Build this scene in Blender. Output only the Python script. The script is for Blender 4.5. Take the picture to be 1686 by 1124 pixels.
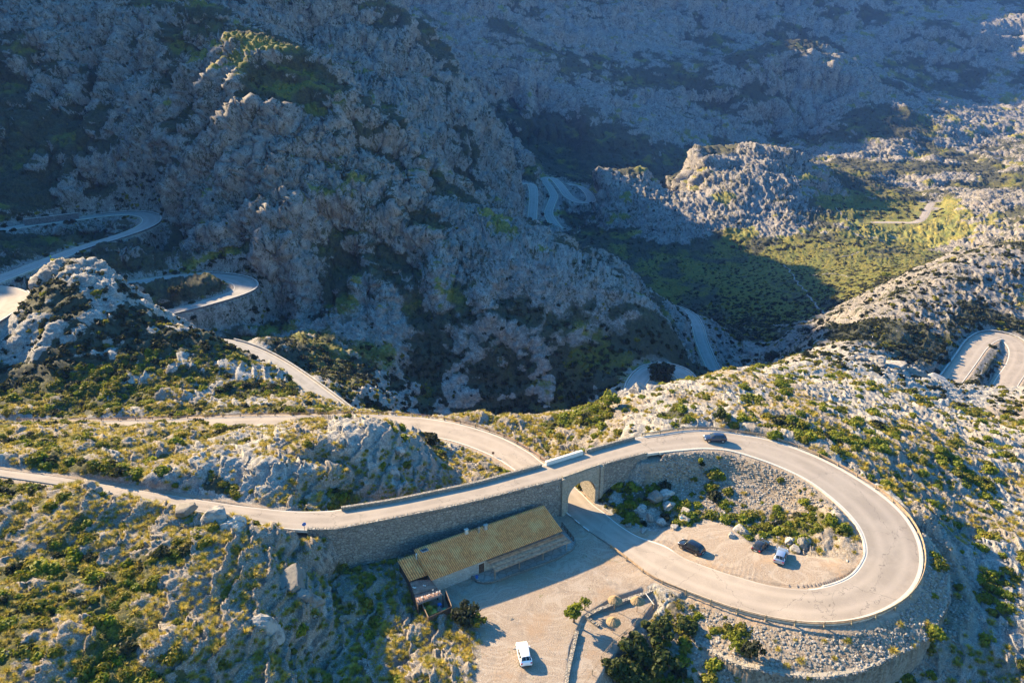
import bpy, bmesh, math, random
import numpy as np
from mathutils import Vector, Matrix

# ---------------------------------------------------------------- clear, camera, world, sun, exposure
for _o in list(bpy.data.objects): bpy.data.objects.remove(_o)
SC = bpy.context.scene
COL = SC.collection
R = math.radians
F, W0, H0, PITCH = 1240.0, 1686.0, 1124.0, 22.0
SP, CP = math.sin(R(PITCH)), math.cos(R(PITCH))
CAMH = 80.0
cam_d = bpy.data.cameras.new('camera'); cam = bpy.data.objects.new('camera', cam_d); COL.objects.link(cam)
cam.location = (0, 0, CAMH); cam.rotation_euler = (R(90 - PITCH), 0, 0)
cam_d.sensor_width = 36; cam_d.lens = 36 * F / W0; cam_d.clip_start = 1; cam_d.clip_end = 12000
SC.camera = cam
SUN_EL, SUN_AZ = R(25), math.atan2(-.79, .62)      # azimuth of the sun measured from +Y towards +X
sd = Vector((math.sin(SUN_AZ) * math.cos(SUN_EL), math.cos(SUN_AZ) * math.cos(SUN_EL), math.sin(SUN_EL)))
sun_d = bpy.data.lights.new('sun', 'SUN'); sun_d.energy = 5.0; sun_d.angle = R(.5); sun_d.color = (1, .77, .47)
sun = bpy.data.objects.new('sun', sun_d); COL.objects.link(sun); sun.location = (0, 0, 300)
sun.rotation_euler = sd.to_track_quat('Z', 'Y').to_euler()
wd = bpy.data.worlds.new('World'); SC.world = wd; wd.use_nodes = True
_n = wd.node_tree.nodes; _bg = _n['Background']
_sky = _n.new('ShaderNodeTexSky'); _sky.sky_type = 'NISHITA'; _sky.sun_disc = False
_sky.sun_elevation = SUN_EL; _sky.sun_rotation = SUN_AZ
_sky.air_density = 1.3; _sky.dust_density = .5; _sky.ozone_density = 2.5
_hs = _n.new('ShaderNodeHueSaturation'); _hs.inputs['Saturation'].default_value = 1.45; wd.node_tree.links.new(_sky.outputs[0], _hs.inputs['Color']); wd.node_tree.links.new(_hs.outputs[0], _bg.inputs[0]); _bg.inputs[1].default_value = .092
SC.view_settings.view_transform = 'Standard'; SC.view_settings.look = 'None'
SC.view_settings.exposure = 2.08; SC.view_settings.gamma = 1
SC.cycles.use_denoising = True
SC.cycles.max_bounces = 5; SC.cycles.diffuse_bounces = 3; SC.cycles.volume_bounces = 0
SC.cycles.sample_clamp_indirect = 4

# ---------------------------------------------------------------- pixel of the photograph -> place in the world
def PZ(x, y, z):
    t = (y - 562) / F
    return (z * (x - 843) / F, z * (CP - t * SP), CAMH - z * (SP + t * CP))
def PH(x, y, h):
    return PZ(x, y, (CAMH - h) / (SP + (y - 562) / F * CP))

# ---------------------------------------------------------------- noise (numpy)
_rs = np.random.RandomState(7)
_TB = _rs.rand(32, 32, 32).astype(np.float32) * 2 - 1
def vnoise(x, y, z):
    xi = np.floor(x).astype(np.int32); yi = np.floor(y).astype(np.int32); zi = np.floor(z).astype(np.int32)
    fx = (x - xi).astype(np.float32); fy = (y - yi).astype(np.float32); fz = (z - zi).astype(np.float32)
    fx = fx * fx * (3 - 2 * fx); fy = fy * fy * (3 - 2 * fy); fz = fz * fz * (3 - 2 * fz)
    a = xi & 31; b = yi & 31; c = zi & 31; a1 = (a + 1) & 31; b1 = (b + 1) & 31; c1 = (c + 1) & 31
    T = _TB
    r0 = (T[a, b, c] * (1 - fx) + T[a1, b, c] * fx) * (1 - fy) + (T[a, b1, c] * (1 - fx) + T[a1, b1, c] * fx) * fy
    r1 = (T[a, b, c1] * (1 - fx) + T[a1, b, c1] * fx) * (1 - fy) + (T[a, b1, c1] * (1 - fx) + T[a1, b1, c1] * fx) * fy
    return r0 * (1 - fz) + r1 * fz
def fbm(x, y, z, s, octv=4, gain=.5, ridge=False):
    out = 0; a = 1.0; tot = 0
    x = x / s; y = y / s; z = z / s
    for o in range(octv):
        n = vnoise(x + o * 17.3, y + o * 5.1, z + o * 9.7)
        if ridge: n = 1 - 2 * np.abs(n)
        out = out + a * n; tot += a; a *= gain
        x, y, z = (x * .8 - y * .6) * 2.03, (x * .6 + y * .8) * 2.03, z * 2.03
    return out / tot
def sstep(a, b, x):
    t = np.clip((x - a) / (b - a), 0, 1); return t * t * (3 - 2 * t)
Q = 1.0
# world-space patches: photo pixel + depth of the centre, radius in metres, amount, mask (r rock, v scrub, g grass, s gravel, q quiet)
PAINT = [(1000,620,287,35,.6,'v'),(900,650,280,40,.45,'v'),(700,655,280,40,.4,'v'),(1000,500,315,30,.5,'r'),(900,450,325,30,.4,'r'),(1120,560,300,24,.9,'q'),(950,480,312,34,.5,'q'),(870,440,320,30,.4,'q'),(1010,540,300,25,.4,'q'),(1060,480,325,18,.5,'q'),(500,640,255,30,.4,'v'),(1080,480,560,70,.5,'v'),(930,340,690,60,.6,'v'),(1330,450,560,120,.9,'v'),(1330,450,560,120,.8,'g'),(1150,470,550,90,.8,'v'),
 (1480,360,690,60,1.5,'g'),(1480,360,690,60,.8,'q'),(1330,450,540,120,.8,'q'),(1000,280,900,120,.8,'v'),(900,240,930,110,.7,'v'),(1100,300,860,100,.7,'v'),(610,90,670,35,1.2,'v'),(290,62,380,6,2.6,'g'),(325,80,372,7,2.8,'g'),(362,98,362,7,2.8,'g'),(400,112,354,7,2.8,'g'),(440,130,350,7,2.8,'g'),(478,150,347,6,2.8,'g'),(512,170,345,6,2.6,'g'),(380,75,362,8,2.8,'g'),(430,85,358,8,2.8,'g'),(480,105,352,8,2.6,'g'),(400,190,345,20,-.5,'g'),(400,115,354,9,.7,'q'),(440,134,350,9,.7,'q'),(480,154,346,9,.7,'q'),(345,88,366,9,.7,'q'),(1080,288,757,22,1.6,'g'),(1140,290,750,18,1.6,'g'),(1185,330,710,14,1.4,'g'),(1215,385,655,12,1.4,'g'),(1330,300,740,20,.6,'g'),
 (350,600,215,40,.3,'v'),(100,650,190,40,.5,'v'),(600,395,375,16,1.2,'v'),(640,430,350,12,1.,'s'),(100,310,392,40,.7,'v'),(200,420,330,40,.6,'v'),
 (560,960,119,12,.1,'v'),(570,1000,112,16,.7,'g'),(600,1070,106,7,.6,'r'),(640,1000,113,5,.5,'r'),(640,1060,106,12,.9,'g'),(750,1090,104,6,.8,'g'),(470,1030,102,6,1.6,'r'),(310,980,103,20,.6,'g'),(150,1000,95,30,.4,'g'),(250,950,104,26,-.25,'r'),(200,1050,93,26,-.25,'r'),(200,980,100,40,.35,'g'),(430,900,109,7,1.,'r'),(270,835,118,6,1.2,'r'),(500,910,117,6,1.2,'r'),
 (400,800,129,9,1.2,'r'),(610,710,145,7,1.4,'r'),(560,760,138,9,.8,'r'),(1200,640,195,30,.5,'r'),(1480,610,235,22,1.,'r'),(1550,640,215,14,.9,'r'),(1130,660,180,16,.7,'r'),(1060,660,183,8,1.2,'r'),
 (1300,1040,105,9,1.3,'s'),(1200,1030,106,9,1.3,'s'),(1420,1040,107,9,1.3,'s'),(1520,980,115,8,1.3,'s'),(1545,920,121,6,1.2,'s'),(1140,775,139,9,1.3,'s'),(1220,790,136,9,1.1,'s'),(1310,800,135,6,.8,'s'),(740,760,149,12,.5,'s'),
 (1230,540,400,30,.4,'r'),(1170,510,430,30,.5,'r'),(1500,460,370,70,.5,'r'),(1600,500,340,60,.4,'r'),(1600,880,128,12,.05,'v'),(1620,1060,112,16,.1,'v'),(1640,980,120,14,.5,'r'),(1050,1090,98,10,1.,'v'),
 (1240,300,740,60,.9,'r'),(1120,350,720,50,.9,'r'),(1080,300,750,40,.6,'r'),(1180,400,650,50,.7,'r'),(1270,370,680,40,.7,'r'),(1620,350,690,50,.9,'r'),(1150,310,745,22,.9,'g'),(1300,850,130,7,.6,'g'),(1180,830,134,8,.9,'v'),(100,700,160,20,.5,'g'),(300,700,158,20,.5,'g'),(950,710,165,12,.9,'g'),(850,705,168,12,.5,'g')]
# ---------------------------------------------------------------- roads: edge pairs (far/outer edge, near/inner edge) in photo pixels + level
# (x1, y1, x2, y2, h)
ROAD_UP = [(-60,762,-60,770,12.2),(0,773,0,783,11.6),(100,786,100,798,11),(230,807,230,823,10.2),(363,828,372,850,9.4),(425,836,420,860,9.1),(480,841,470,870,8.8),
 (532,841,540,873,8.5),(562,838,583,867,8.4),(640,826,665,851,8.2),(706,813,730,838,8.0),(780,797,800,822,7.8),(843,780,865,805,7.6),(900,764,925,789,7.4),
 (958,746,983,769,7.3),(1000,734,1025,757,7.2),(1045,722,1066,747,7.1),(1086,716,1095,743,7.0),(1127,710,1127,740,6.9),(1169,709,1160,738,6.8),(1210,714,1200,741,6.6),
 (1259,722,1245,754,6.4),(1317,740.5,1290,771,6.1),(1375,767,1335,794,5.8),(1437,804.5,1375,825,5.3),(1478,837.5,1402,852,4.9),(1503,870.6,1418,876,4.5),(1515.4,903.6,1425,903,4.1),
 (1515.4,936.6,1421,922,3.7),(1503,965.5,1404,945,3.3),(1478,990,1375,960,3.0),(1437,1011,1334,969,2.7),(1387,1022.5,1300,968,2.4),(1330,1024,1262,962,2.1),(1270,1016,1222,951,1.8),
 (1200,998,1180,938,1.5),(1119,968,1127,918,1.0),(1075,948,1095,898,.7),(1040,922,1050,882,.4),(1003,895,1020,864,.2),(962,868,994,843,0),(938,848,975,829,-.1),(920,825,954,808,-.3),(900,806,932,790,-.5)]
ROAD_LOW = [(925,772,876,795,-.6),(896,763,847,773.5,-.8),(872,745,822,757,-1.0),(830,722,797,744.6,-1.2),(789,707,764,732,-1.4),(748,696,727,722,-1.6),(698,688,669,714.5,-1.9),
 (644,684,625,710,-2.1),(582,682.7,570,707,-2.4),(500,684.5,495,704.5,-2.8),(413,685.6,429,703,-3.1),(340,688,345,706,-3.3),(268,691,280,705,-3.6),(180,693,190,705,-4),(80,694,80,703,-4.4),(0,694,0,702,-4.8),(-80,692,-80,699,-5.4)]
# centre lines: (x, y, h, width)
ROAD_LEFT = [(-120,560,6,6.5),(-50,545,5.2,7),(-8,520,4.5,9),(18,499,4,10),(14,484,3.7,9.5),(-20,476,3.4,7.5),(-120,480,2.8,7)]
ROAD_HP1 = [(-60,482,2.6,6.5),(10,455,2.2,6.3),(60,436,1.8,6.2),(130,410,1.3,6.2),(185,393,.9,6.8),(228,378,.5,7.6),(248,366,.2,8.2),(246,356,0,8.2),(222,351,-.3,7.2),(180,353,-.8,6.3),(110,362,-1.4,6.1),(50,370,-1.9,6),(0,379,-2.4,6),(-60,388,-3,6)]
ROAD_HP2 = [(60,500,-6,6),(130,482,-7.4,6),(190,472,-8.4,6),(250,461,-9.2,6.1),(310,455,-10,6.6),(360,455,-10.6,7.4),(395,462,-11,8.6),(405,472,-11.4,9),(390,483,-11.8,8),(340,499,-12.6,7),(290,512,-13.5,6.5),(240,526,-14.5,6.2),(200,545,-15.3,6),(260,556,-16,6),(330,560,-16.8,6),
 (375,565,-17.5,5.8),(415,578,-18,5.8),(452,597,-18.5,5.8),(490,622,-19,5.8),(525,648,-19.5,5.8),(552,669,-20,5.8),(590,700,-21,5.8)]
ROAD_HP3 = [(1020,690,-35,6),(1040,655,-35.5,6.2),(1050,628,-36,6.6),(1068,610,-36.5,7),(1092,605,-37,7),(1118,612,-37.5,7),(1133,628,-38,6.6),(1140,650,-38.6,6),(1150,680,-39,6)]
ROAD_HP4 = [(1190,640,-78,6),(1178,615,-76.5,6),(1166,590,-75,6),(1154,560,-73,6),(1148,538,-71,6.2),(1137,520,-69,6.2),(1118,509,-67,6),(1092,503,-65,6),(1060,500,-63,6)]
ROAD_FAR = [(874,398,-79,7),(875,380,-76,7),(877,350,-68,8),(879,325,-60,8),(877,308,-55,8.5),(868,302,-52.5,8),(857,302,-51.5,8),(851,308,-52,7),(851,318,-54,6)]
ROAD_FAR2 = [(917,376,-84,11),(908,362,-81,9),(903,350,-77,8),(908,335,-72,7.5),(912,322,-68,7.5),(905,308,-63,7),(896,296,-59.5,7),(902,292,-59,7),(914,296,-60.5,7.5),(926,310,-64,8),(935,322,-68,8.5),(948,330,-70.5,8),(962,333,-71.5,8),(973,330,-71,9),(970,320,-69,7.5),(958,309,-66,6),(942,304,-64.5,5.5),(925,302,-64,5)]
ROAD_RIGHT = [(1545,650,-33,7),(1568,622,-33.4,7.4),(1590,592,-33.8,7.8),(1610,565,-34.2,8.4),(1635,552,-34.6,8.8),(1662,558,-35,8.6),(1679,576,-35.4,8),(1676,600,-35.8,7.6),(1660,625,-36.2,7.4),(1640,660,-37,7)]
ROAD_VAL = [(1440,366,-76,5),(1475,366,-75,5),(1506,366,-74,5),(1520,358,-72.5,5),(1527,345,-70.5,5),(1534,334,-68.5,5)]

def catmull(P, n):
    P = np.array(P, float); out = []
    Q = np.vstack([2 * P[0] - P[1], P, 2 * P[-1] - P[-2]])
    for i in range(1, len(Q) - 2):
        k = n if np.isscalar(n) else n[i - 1]
        for j in range(k):
            t = j / k; a, b, c, d = Q[i - 1], Q[i], Q[i + 1], Q[i + 2]
            out.append(.5 * (2 * b + (c - a) * t + (2 * a - 5 * b + 4 * c - d) * t * t + (3 * b - a - 3 * c + d) * t ** 3))
    out.append(P[-1]); return np.array(out)
def road_pairs(rows):
    return np.array([PH(a, b, h) + PH(c, d, h) for a, b, c, d, h in rows])
def road_centre(rows):
    P = np.array([PH(x, y, h) for x, y, h, w in rows]); Wd = np.array([r[3] for r in rows])
    S = catmull(np.c_[P, Wd], 6); P = S[:, :3]
    T = np.gradient(P[:, :2], axis=0); T /= np.linalg.norm(T, axis=1)[:, None] + 1e-9
    N = np.c_[-T[:, 1], T[:, 0]] * S[:, 3:4] / 2
    return np.c_[P[:, :2] + N, P[:, 2], P[:, :2] - N, P[:, 2]]
def project(P):
    d = P - np.array([0, 0, CAMH]); z = d[:, 1] * CP - d[:, 2] * SP; yy = d[:, 1] * SP + d[:, 2] * CP
    return 843 + F * d[:, 0] / z, 562 - F * yy / z, z
# name: (rows of edge pairs, blend on edge-1 side, blend on edge-2 side)
RD = {}
def add_road(name, pairs, b1, b2, walls=()):
    E = catmull(pairs, 6) if len(pairs) < 60 else pairs
    RD[name] = dict(E=E, b1=b1, b2=b2, walls=walls)
add_road('road_upper', road_pairs(ROAD_UP), 4, 4.5)
add_road('road_lower', road_pairs(ROAD_LOW), 3, 3)
for nm, rows, b1, b2 in [('road_left', ROAD_LEFT, 6, 1.2), ('road_hp1', ROAD_HP1, 8, 5), ('road_hp2', ROAD_HP2, 3, 8), ('road_hp3', ROAD_HP3, 6, 6), ('road_hp4', ROAD_HP4, 8, 8),
                 ('road_far', ROAD_FAR, 16, 16), ('road_far2', ROAD_FAR2, 16, 16), ('road_right', ROAD_RIGHT, 5, 5), ('road_valley', ROAD_VAL, 10, 10)]:
    RD[nm] = dict(E=road_centre(rows), b1=b1, b2=b2)

# ---------------------------------------------------------------- control points of the land
# each (x, y, key, value): key z = depth along the camera axis, h = level
CPZ = """0 1124 85|-300 1124 80|250 1124 88|430 1060 98|520 1085 105|0 1000 95|0 900 107|0 830 116|200 1000 97|200 900 109|350 855 114|400 1000 101|400 900 110|470 890 114.5
500 1000 106|520 925 118|560 965 120|600 925 123|640 1000 114|450 950 107|0 800 121.5|150 788 121|250 803 120|320 822 118|-200 900 105|-200 1000 93
150 760 131|250 782 129|350 765 131|450 740 137|560 700 146|640 718 143|620 790 134|540 812 129.5|660 800 136|690 745 145|0 740 140|150 720 147|0 710 158|300 718 155|-200 740 140
600 676 187|400 680 180|200 688 176|0 688 176|750 690 179|850 692 176|950 700 168|1040 650 186|1100 640 192|1200 610 215|1300 590 236|1400 570 265|1440 553 290
1380 540 300|1450 500 340|1550 440 370|1640 405 390|1686 402 395|1550 520 320|1640 610 282|1560 625 265|1500 612 240|1560 650 215|1686 700 190|1686 640 230|1600 700 180|1686 850 142|1600 850 138|1686 1000 118
1450 700 165|1300 660 175|1300 692 158|1500 760 150|1200 680 160|1100 692 156|1040 702 157|1000 702 163|1450 640 195|1350 620 205|1800 700 180|1800 900 130|1800 500 340|1750 420 400
100 440 235|140 435 231|200 470 232|262 510 235|350 560 228|450 620 212|540 665 200|100 560 205|0 600 205|150 605 200|250 600 203|300 650 193|100 660 188|0 660 188|400 640 200|60 480 232|200 540 212
700 670 275|850 680 278|980 690 270|500 560 280|450 490 306|600 560 285|600 450 308|700 560 292|700 450 310|850 560 292|850 450 308|700 320 350|900 400 326|1000 450 315|1090 530 308|1115 606 295|1185 612 395|1150 530 420|1000 560 296|980 640 281
600 230 350|520 180 345|400 100 356|300 50 378|230 0 430|100 0 450|0 0 465|0 100 420|0 200 395|0 300 372|150 200 395|150 100 422|250 200 372|300 130 375|400 200 338|320 300 347|450 300 325|320 400 331|450 400 308
250 290 362|600 320 325|520 250 338|800 370 334|100 310 371|-150 100 430|-150 300 375|-150 0 465
260 400 350|200 425 327|100 415 330|20 430 300|340 552 280|400 545 288|430 520 304|290 540 275|620 670 246|520 600 262
870 385 640|850 290 728|1000 300 820|1000 400 665|950 440 600|1080 470 560|1200 480 540|1200 540 470|1260 600 385|1300 560 400|1350 520 460|1330 470 520|1400 400 620|1500 400 640|1450 355 705|1560 335 720|1650 330 730|1686 320 705|1650 380 620|1620 425 560
1020 300 742|1040 285 762|1150 280 772|1190 262 770|1270 243 775|1300 270 760|1370 330 732|1200 350 690|1100 400 650|1200 440 600|1280 400 640|1050 350 700|1330 300 745
560 0 620|600 100 600|700 100 645|780 170 665|830 250 675|700 230 570|620 200 562|720 290 585|800 330 603|850 375 600|450 0 600|500 80 590|400 40 560|600 150 578|300 0 540
800 230 930|900 280 860|1000 280 905|950 200 980|850 100 1060|1100 200 1050|1000 100 1160|1000 0 1320|700 0 1150|1200 200 1080|1200 100 1260|1200 0 1460|1320 72 1190|1300 118 1130|1330 100 1330|1210 150 1110|1420 120 1190|1440 80 1400|1500 165 1130|1540 120 1350|1400 200 1050|1450 280 880
1550 250 980|1686 220 1050|1600 60 1400|1686 100 1350|1600 0 1620|1686 0 1680|1500 0 1560|1200 290 900|1800 200 1100|1800 0 1700"""
CPH = """700 1100 -.4|650 1060 -.2|850 1100 0|800 1000 0|900 950 0|760 960 0|860 900 0|950 930 .2|980 1020 -.6|1040 1030 -.6|950 1110 -.9|900 850 0|760 900 0|680 930 .2|620 1000 .3|560 1040 .1|580 1110 -.6
1150 905 .9|1250 930 1.2|1350 930 1.9|1060 860 .3|1200 860 1.2|1100 830 1.6|1030 840 .7|1200 810 2.6|1130 800 2.2|1300 800 4|1300 860 2.6|1390 870 4.2|1250 860 1.6|1350 830 4.2
750 770 .4|800 780 0|850 790 -.3|730 745 0|700 790 3|950 740 -1.3|900 720 -1.6|1000 730 1.5|820 690 -2.2
1050 1000 -1|1100 1000 -.8|1050 1100 -3.2|1300 1060 -.8|1400 1050 -.2|1240 1145 -4|1130 1100 -2.2|1190 1110 -2|1480 1040 .2|1540 960 1.2|1545 900 2.5|1530 850 4
1600 960 -1.8|1600 1080 -3.8|1680 1110 -4.2|1500 1130 -6|1250 1160 -6|1570 880 -1.2|1000 1160 -4|1400 1160 -6.5|1640 900 -1.6"""
CPW = """-60 30 14|0 30 -6|60 30 -8|0 8 -10|-150 60 30|150 60 -10|-40 215 -40|-27 96.5 1.5|-22 98 .5|-32 92 4|30 215 -38|-90 225 -33|60 240 -45|100 330 -84|70 270 -52|120 300 -50
90 420 -95|130 480 -98|60 700 -92|-260 300 12|-400 516 142|-336 544 172|-314 572 208|-291 585 208|-264 639 180|-285 716 178|-360 650 185|-382 522 158|-450 480 165|-300 210 40|-400 300 90|-450 620 170|-560 800 260|-200 150 22|-230 110 32|230 120 -8|300 200 0|330 320 5
60 620 -90|-20 560 -50|-100 560 -10|180 780 -82|340 1000 -68|120 880 -80|-100 1640 362|300 1850 366|800 1950 318|-553 1364 345|100 1720 348|1200 2100 335|-38 1740 350|-900 1500 500|1300 1500 240|1400 2300 420|0 2600 560|1300 1000 40|700 800 -20|600 500 10|-1000 900 420
420 1150 -48|-190 830 150|60 1000 -45|540 690 -72"""  # includes unseen heights outside the frame
_c = []
for t in CPZ.replace('\n', '|').split('|'):
    a = list(map(float, t.split())); _c.append(PZ(*a))
for t in CPH.replace('\n', '|').split('|'):
    a = list(map(float, t.split())); _c.append(PH(*a))
for t in CPW.replace('\n', '|').split('|'):
    a = list(map(float, t.split())); _c.append(tuple(a))
def _rd(rows, st=1):
    for r in rows[::st]:
        _c.append(PH(r[0], r[1], r[2]))
for r in ROAD_UP[:8:2] + ROAD_UP[18:38:2]: _c.append(PH((r[0] + r[2]) / 2, (r[1] + r[3]) / 2, r[4]))
for r in ROAD_LOW[::2]: _c.append(PH((r[0] + r[2]) / 2, (r[1] + r[3]) / 2, r[4]))
for rows in (ROAD_LEFT, ROAD_HP1, ROAD_HP2, ROAD_HP3, ROAD_HP4, ROAD_FAR, ROAD_FAR2, ROAD_RIGHT, ROAD_VAL): _rd(rows, 2)
_c = np.array(_c)
def polar(X, Y): return np.arctan2(X, Y), .5 * np.log(X * X + Y * Y)
_u, _v = polar(_c[:, 0], np.maximum(_c[:, 1], -200) + 0); _C = np.c_[_u, _v]
def _phi(r2): return .5 * r2 * np.log(np.maximum(r2, 1e-12))
_D = ((_C[:, None] - _C[None]) ** 2).sum(-1)
_n = len(_C); _A = np.zeros((_n + 3, _n + 3))
_sc = np.exp(_v)                                            # heights weigh with distance: smooth more far away
_A[:_n, :_n] = _phi(_D) + np.eye(_n) * 2e-4
_A[:_n, _n] = _A[_n, :_n] = 1; _A[:_n, _n + 1:] = _C; _A[_n + 1:, :_n] = _C.T
_w = np.linalg.solve(_A, np.r_[_c[:, 2], 0, 0, 0])
def rbf(u, v):
    s = u.shape; u = u.ravel(); v = v.ravel(); out = np.empty(u.size)
    for i in range(0, u.size, 20000):
        P = np.c_[u[i:i + 20000], v[i:i + 20000]]
        d = ((P ** 2).sum(1)[:, None] + (_C ** 2).sum(1)[None] - 2 * P @ _C.T)
        out[i:i + 20000] = _phi(np.maximum(d, 0)) @ _w[:_n] + _w[_n] + P @ _w[_n + 1:]
    return out.reshape(s)

# grid (azimuth, log radius); denser rows where the land is looked at steeply
NA, NR = int(1250 * Q), int(1500 * Q)
AZ = np.linspace(R(-47), R(45), NA)
_rk = np.array([[45, .5], [60, 1], [100, 1.15], [150, 1.3], [220, 1.2], [330, 1.3], [600, 1.3], [900, 1.25], [1400, 1.1], [2600, .5]])
_lr = np.linspace(math.log(45), math.log(2500), 4000); _dn = np.interp(_lr, np.log(_rk[:, 0]), _rk[:, 1]); _cum = np.cumsum(_dn); _cum = (_cum - _cum[0]) / (_cum[-1] - _cum[0])
LR = np.interp(np.linspace(0, 1, NR), _cum, _lr)
_gc = (260, 330)
_ga = np.linspace(AZ[0], AZ[-1], _gc[0]); _gr = np.linspace(LR[0], LR[-1], _gc[1])
_G = rbf(*np.meshgrid(_ga, _gr, indexing='ij'))
def bil(G, fa, fr):
    i = np.clip(np.floor(fa).astype(int), 0, G.shape[0] - 2); j = np.clip(np.floor(fr).astype(int), 0, G.shape[1] - 2)
    a = fa - i; b = fr - j
    return (G[i, j] * (1 - a) + G[i + 1, j] * a) * (1 - b) + (G[i, j + 1] * (1 - a) + G[i + 1, j + 1] * a) * b
UA, VR = np.meshgrid(AZ, LR, indexing='ij')
HT = bil(_G, (UA - AZ[0]) / (AZ[-1] - AZ[0]) * (_gc[0] - 1), (VR - LR[0]) / (LR[-1] - LR[0]) * (_gc[1] - 1))
RR = np.exp(VR); GX = RR * np.sin(UA); GY = RR * np.cos(UA); del UA, VR

# painted features in the world: (x, y, key, val, radius m, amount); amount is added to a mask
def wpt(x, y, v, key='z'): return PZ(x, y, v) if key == 'z' else PH(x, y, v)

# ---- stamping of roads and flat lots into the land
DEDGE = np.full(HT.shape, 99., np.float32)       # distance to the nearest road edge or lot edge (negative inside)
def window(x, y, rad):
    r = math.hypot(x, y); a = math.atan2(x, y); da = rad / r * 1.1
    i0, i1 = np.searchsorted(AZ, [a - da, a + da]); j0, j1 = np.searchsorted(LR, [math.log(max(r - rad, 20)), math.log(r + rad)])
    return slice(max(i0 - 1, 0), i1 + 1), slice(max(j0 - 1, 0), j1 + 1)
BASE_NAT = HT.copy()
def stamp(E, b1, b2, sink=.3, skip=None):
    D = np.full(HT.shape, 1e9, np.float32); HH = np.zeros(HT.shape, np.float32)
    L = E[:, :3]; Rr = E[:, 3:]; Cc = (L + Rr) / 2; hw = np.linalg.norm((L - Rr)[:, :2], axis=1) / 2
    for k in range(len(Cc) - 1):
        if skip and skip(k): continue
        p, q = Cc[k], Cc[k + 1]; m = (p + q) / 2; seg = q[:2] - p[:2]; ln2 = (seg ** 2).sum() + 1e-9
        rad = hw[k] + max(b1, b2) + math.sqrt(ln2) + 1
        s = window(m[0], m[1], rad)
        dx = GX[s] - p[0]; dy = GY[s] - p[1]
        t = np.clip((dx * seg[0] + dy * seg[1]) / ln2, 0, 1)
        ex = dx - t * seg[0]; ey = dy - t * seg[1]; w = hw[k] * (1 - t) + hw[k + 1] * t
        cr = (L[k, 0] - p[0]) * ex + (L[k, 1] - p[1]) * ey
        B = np.where(cr > 0, b1, b2)
        d = np.sqrt(ex * ex + ey * ey) - w                       # signed distance from the road edge
        dd = np.where(d > 0, d / B, d * .01)
        hh = p[2] * (1 - t) + q[2] * t
        bt = dd < D[s]
        D[s] = np.where(bt, dd, D[s]); HH[s] = np.where(bt, hh, HH[s])
        DEDGE[s] = np.minimum(DEDGE[s], d)
    f = 1 - sstep(.0, 1., (D - .06) / .94)
    sel = D < 1
    HT[sel] = (HT * (1 - f) + (HH - np.where(D < -.0012, sink, .14)) * f)[sel]
def in_poly(poly, X, Y):
    P = np.array(poly)[:, :2]; ins = np.zeros(X.shape, bool); dist = np.full(X.shape, 1e9)
    for (x0, y0), (x1, y1) in zip(P, np.roll(P, -1, 0)):
        c = ((y0 > Y) != (y1 > Y)) & (X < (x1 - x0) * (Y - y0) / (y1 - y0 + 1e-12) + x0); ins ^= c
        sx, sy = x1 - x0, y1 - y0; t = np.clip(((X - x0) * sx + (Y - y0) * sy) / (sx * sx + sy * sy + 1e-9), 0, 1)
        dist = np.minimum(dist, np.hypot(X - x0 - t * sx, Y - y0 - t * sy))
    return np.where(ins, -dist, dist)
def lot(poly, blend, sink=0, edge=True):
    P = np.array(poly); c = P[:, :2].mean(0); rad = np.linalg.norm(P[:, :2] - c, axis=1).max() + blend + 2
    s = window(c[0], c[1], rad)
    A = np.c_[P[:, :2], np.ones(len(P))]; co = np.linalg.lstsq(A, P[:, 2], rcond=None)[0]
    X, Y = GX[s], GY[s]; d = in_poly(poly, X, Y); h = co[0] * X + co[1] * Y + co[2] - sink
    f = 1 - sstep(0, 1, d / blend); f[d <= 0] = 1
    HT[s] = HT[s] * (1 - f) + h * f
    if edge: DEDGE[s] = np.minimum(DEDGE[s], d)
    return d, s
LOTS = {}
# the rubble bank outside the loop ends in a curved retaining wall: photo pixels and level of its top
EMB = [(1105,1000,-.2),(1120,1030,-.8),(1160,1066,-.9),(1210,1093,-.5),(1250,1103,-.2),(1300,1112,-.1),(1350,1116,0),(1400,1109,.1),(1442,1095,.2),(1494,1069,.4),(1527,1048,.6),(1541,1026,.8),(1560,991,1.1),(1564,963,1.5),(1562,938,1.9),(1549,914,2.4),(1537,897,3.0),(1524,880,3.8)]
EMBW = catmull([PH(*r) for r in EMB], 5)
def bank(E, W, k0, k1):
    O = E[k0:k1, :3]; X, Y = None, None
    poly = [tuple(p) for p in W] + [tuple(p) for p in O]
    c = np.array(poly)[:, :2].mean(0); rad = np.linalg.norm(np.array(poly)[:, :2] - c, axis=1).max() + 6; s = window(c[0], c[1], rad)
    X, Y = GX[s], GY[s]; d = in_poly(poly, X, Y)
    def near_h(P):
        best = np.full(X.shape, 1e9); h = np.zeros(X.shape)
        for p in P: 
            q = np.hypot(X - p[0], Y - p[1]); m = q < best; best = np.where(m, q, best); h = np.where(m, p[2], h)
        return best, h
    dw, hw = near_h(W); do, ho = near_h(np.array(O)); t = dw / (dw + do + 1e-6)
    hh = hw * (1 - t) + (ho - .3) * t
    ins = d <= 0.15
    _, iw = near_h(np.c_[W[:, :2], np.arange(len(W))]); out = (~ins) & (dw < 4) & (do > dw) & (iw > 17)      # foot of the wall
    low = np.minimum(HT[s], hw - 3.0 + 0 * HT[s]); f = 1 - sstep(2., 4., dw)
    HT[s] = np.where(ins, hh, np.where(out, low * f + HT[s] * (1 - f), HT[s])); return d, s
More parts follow.
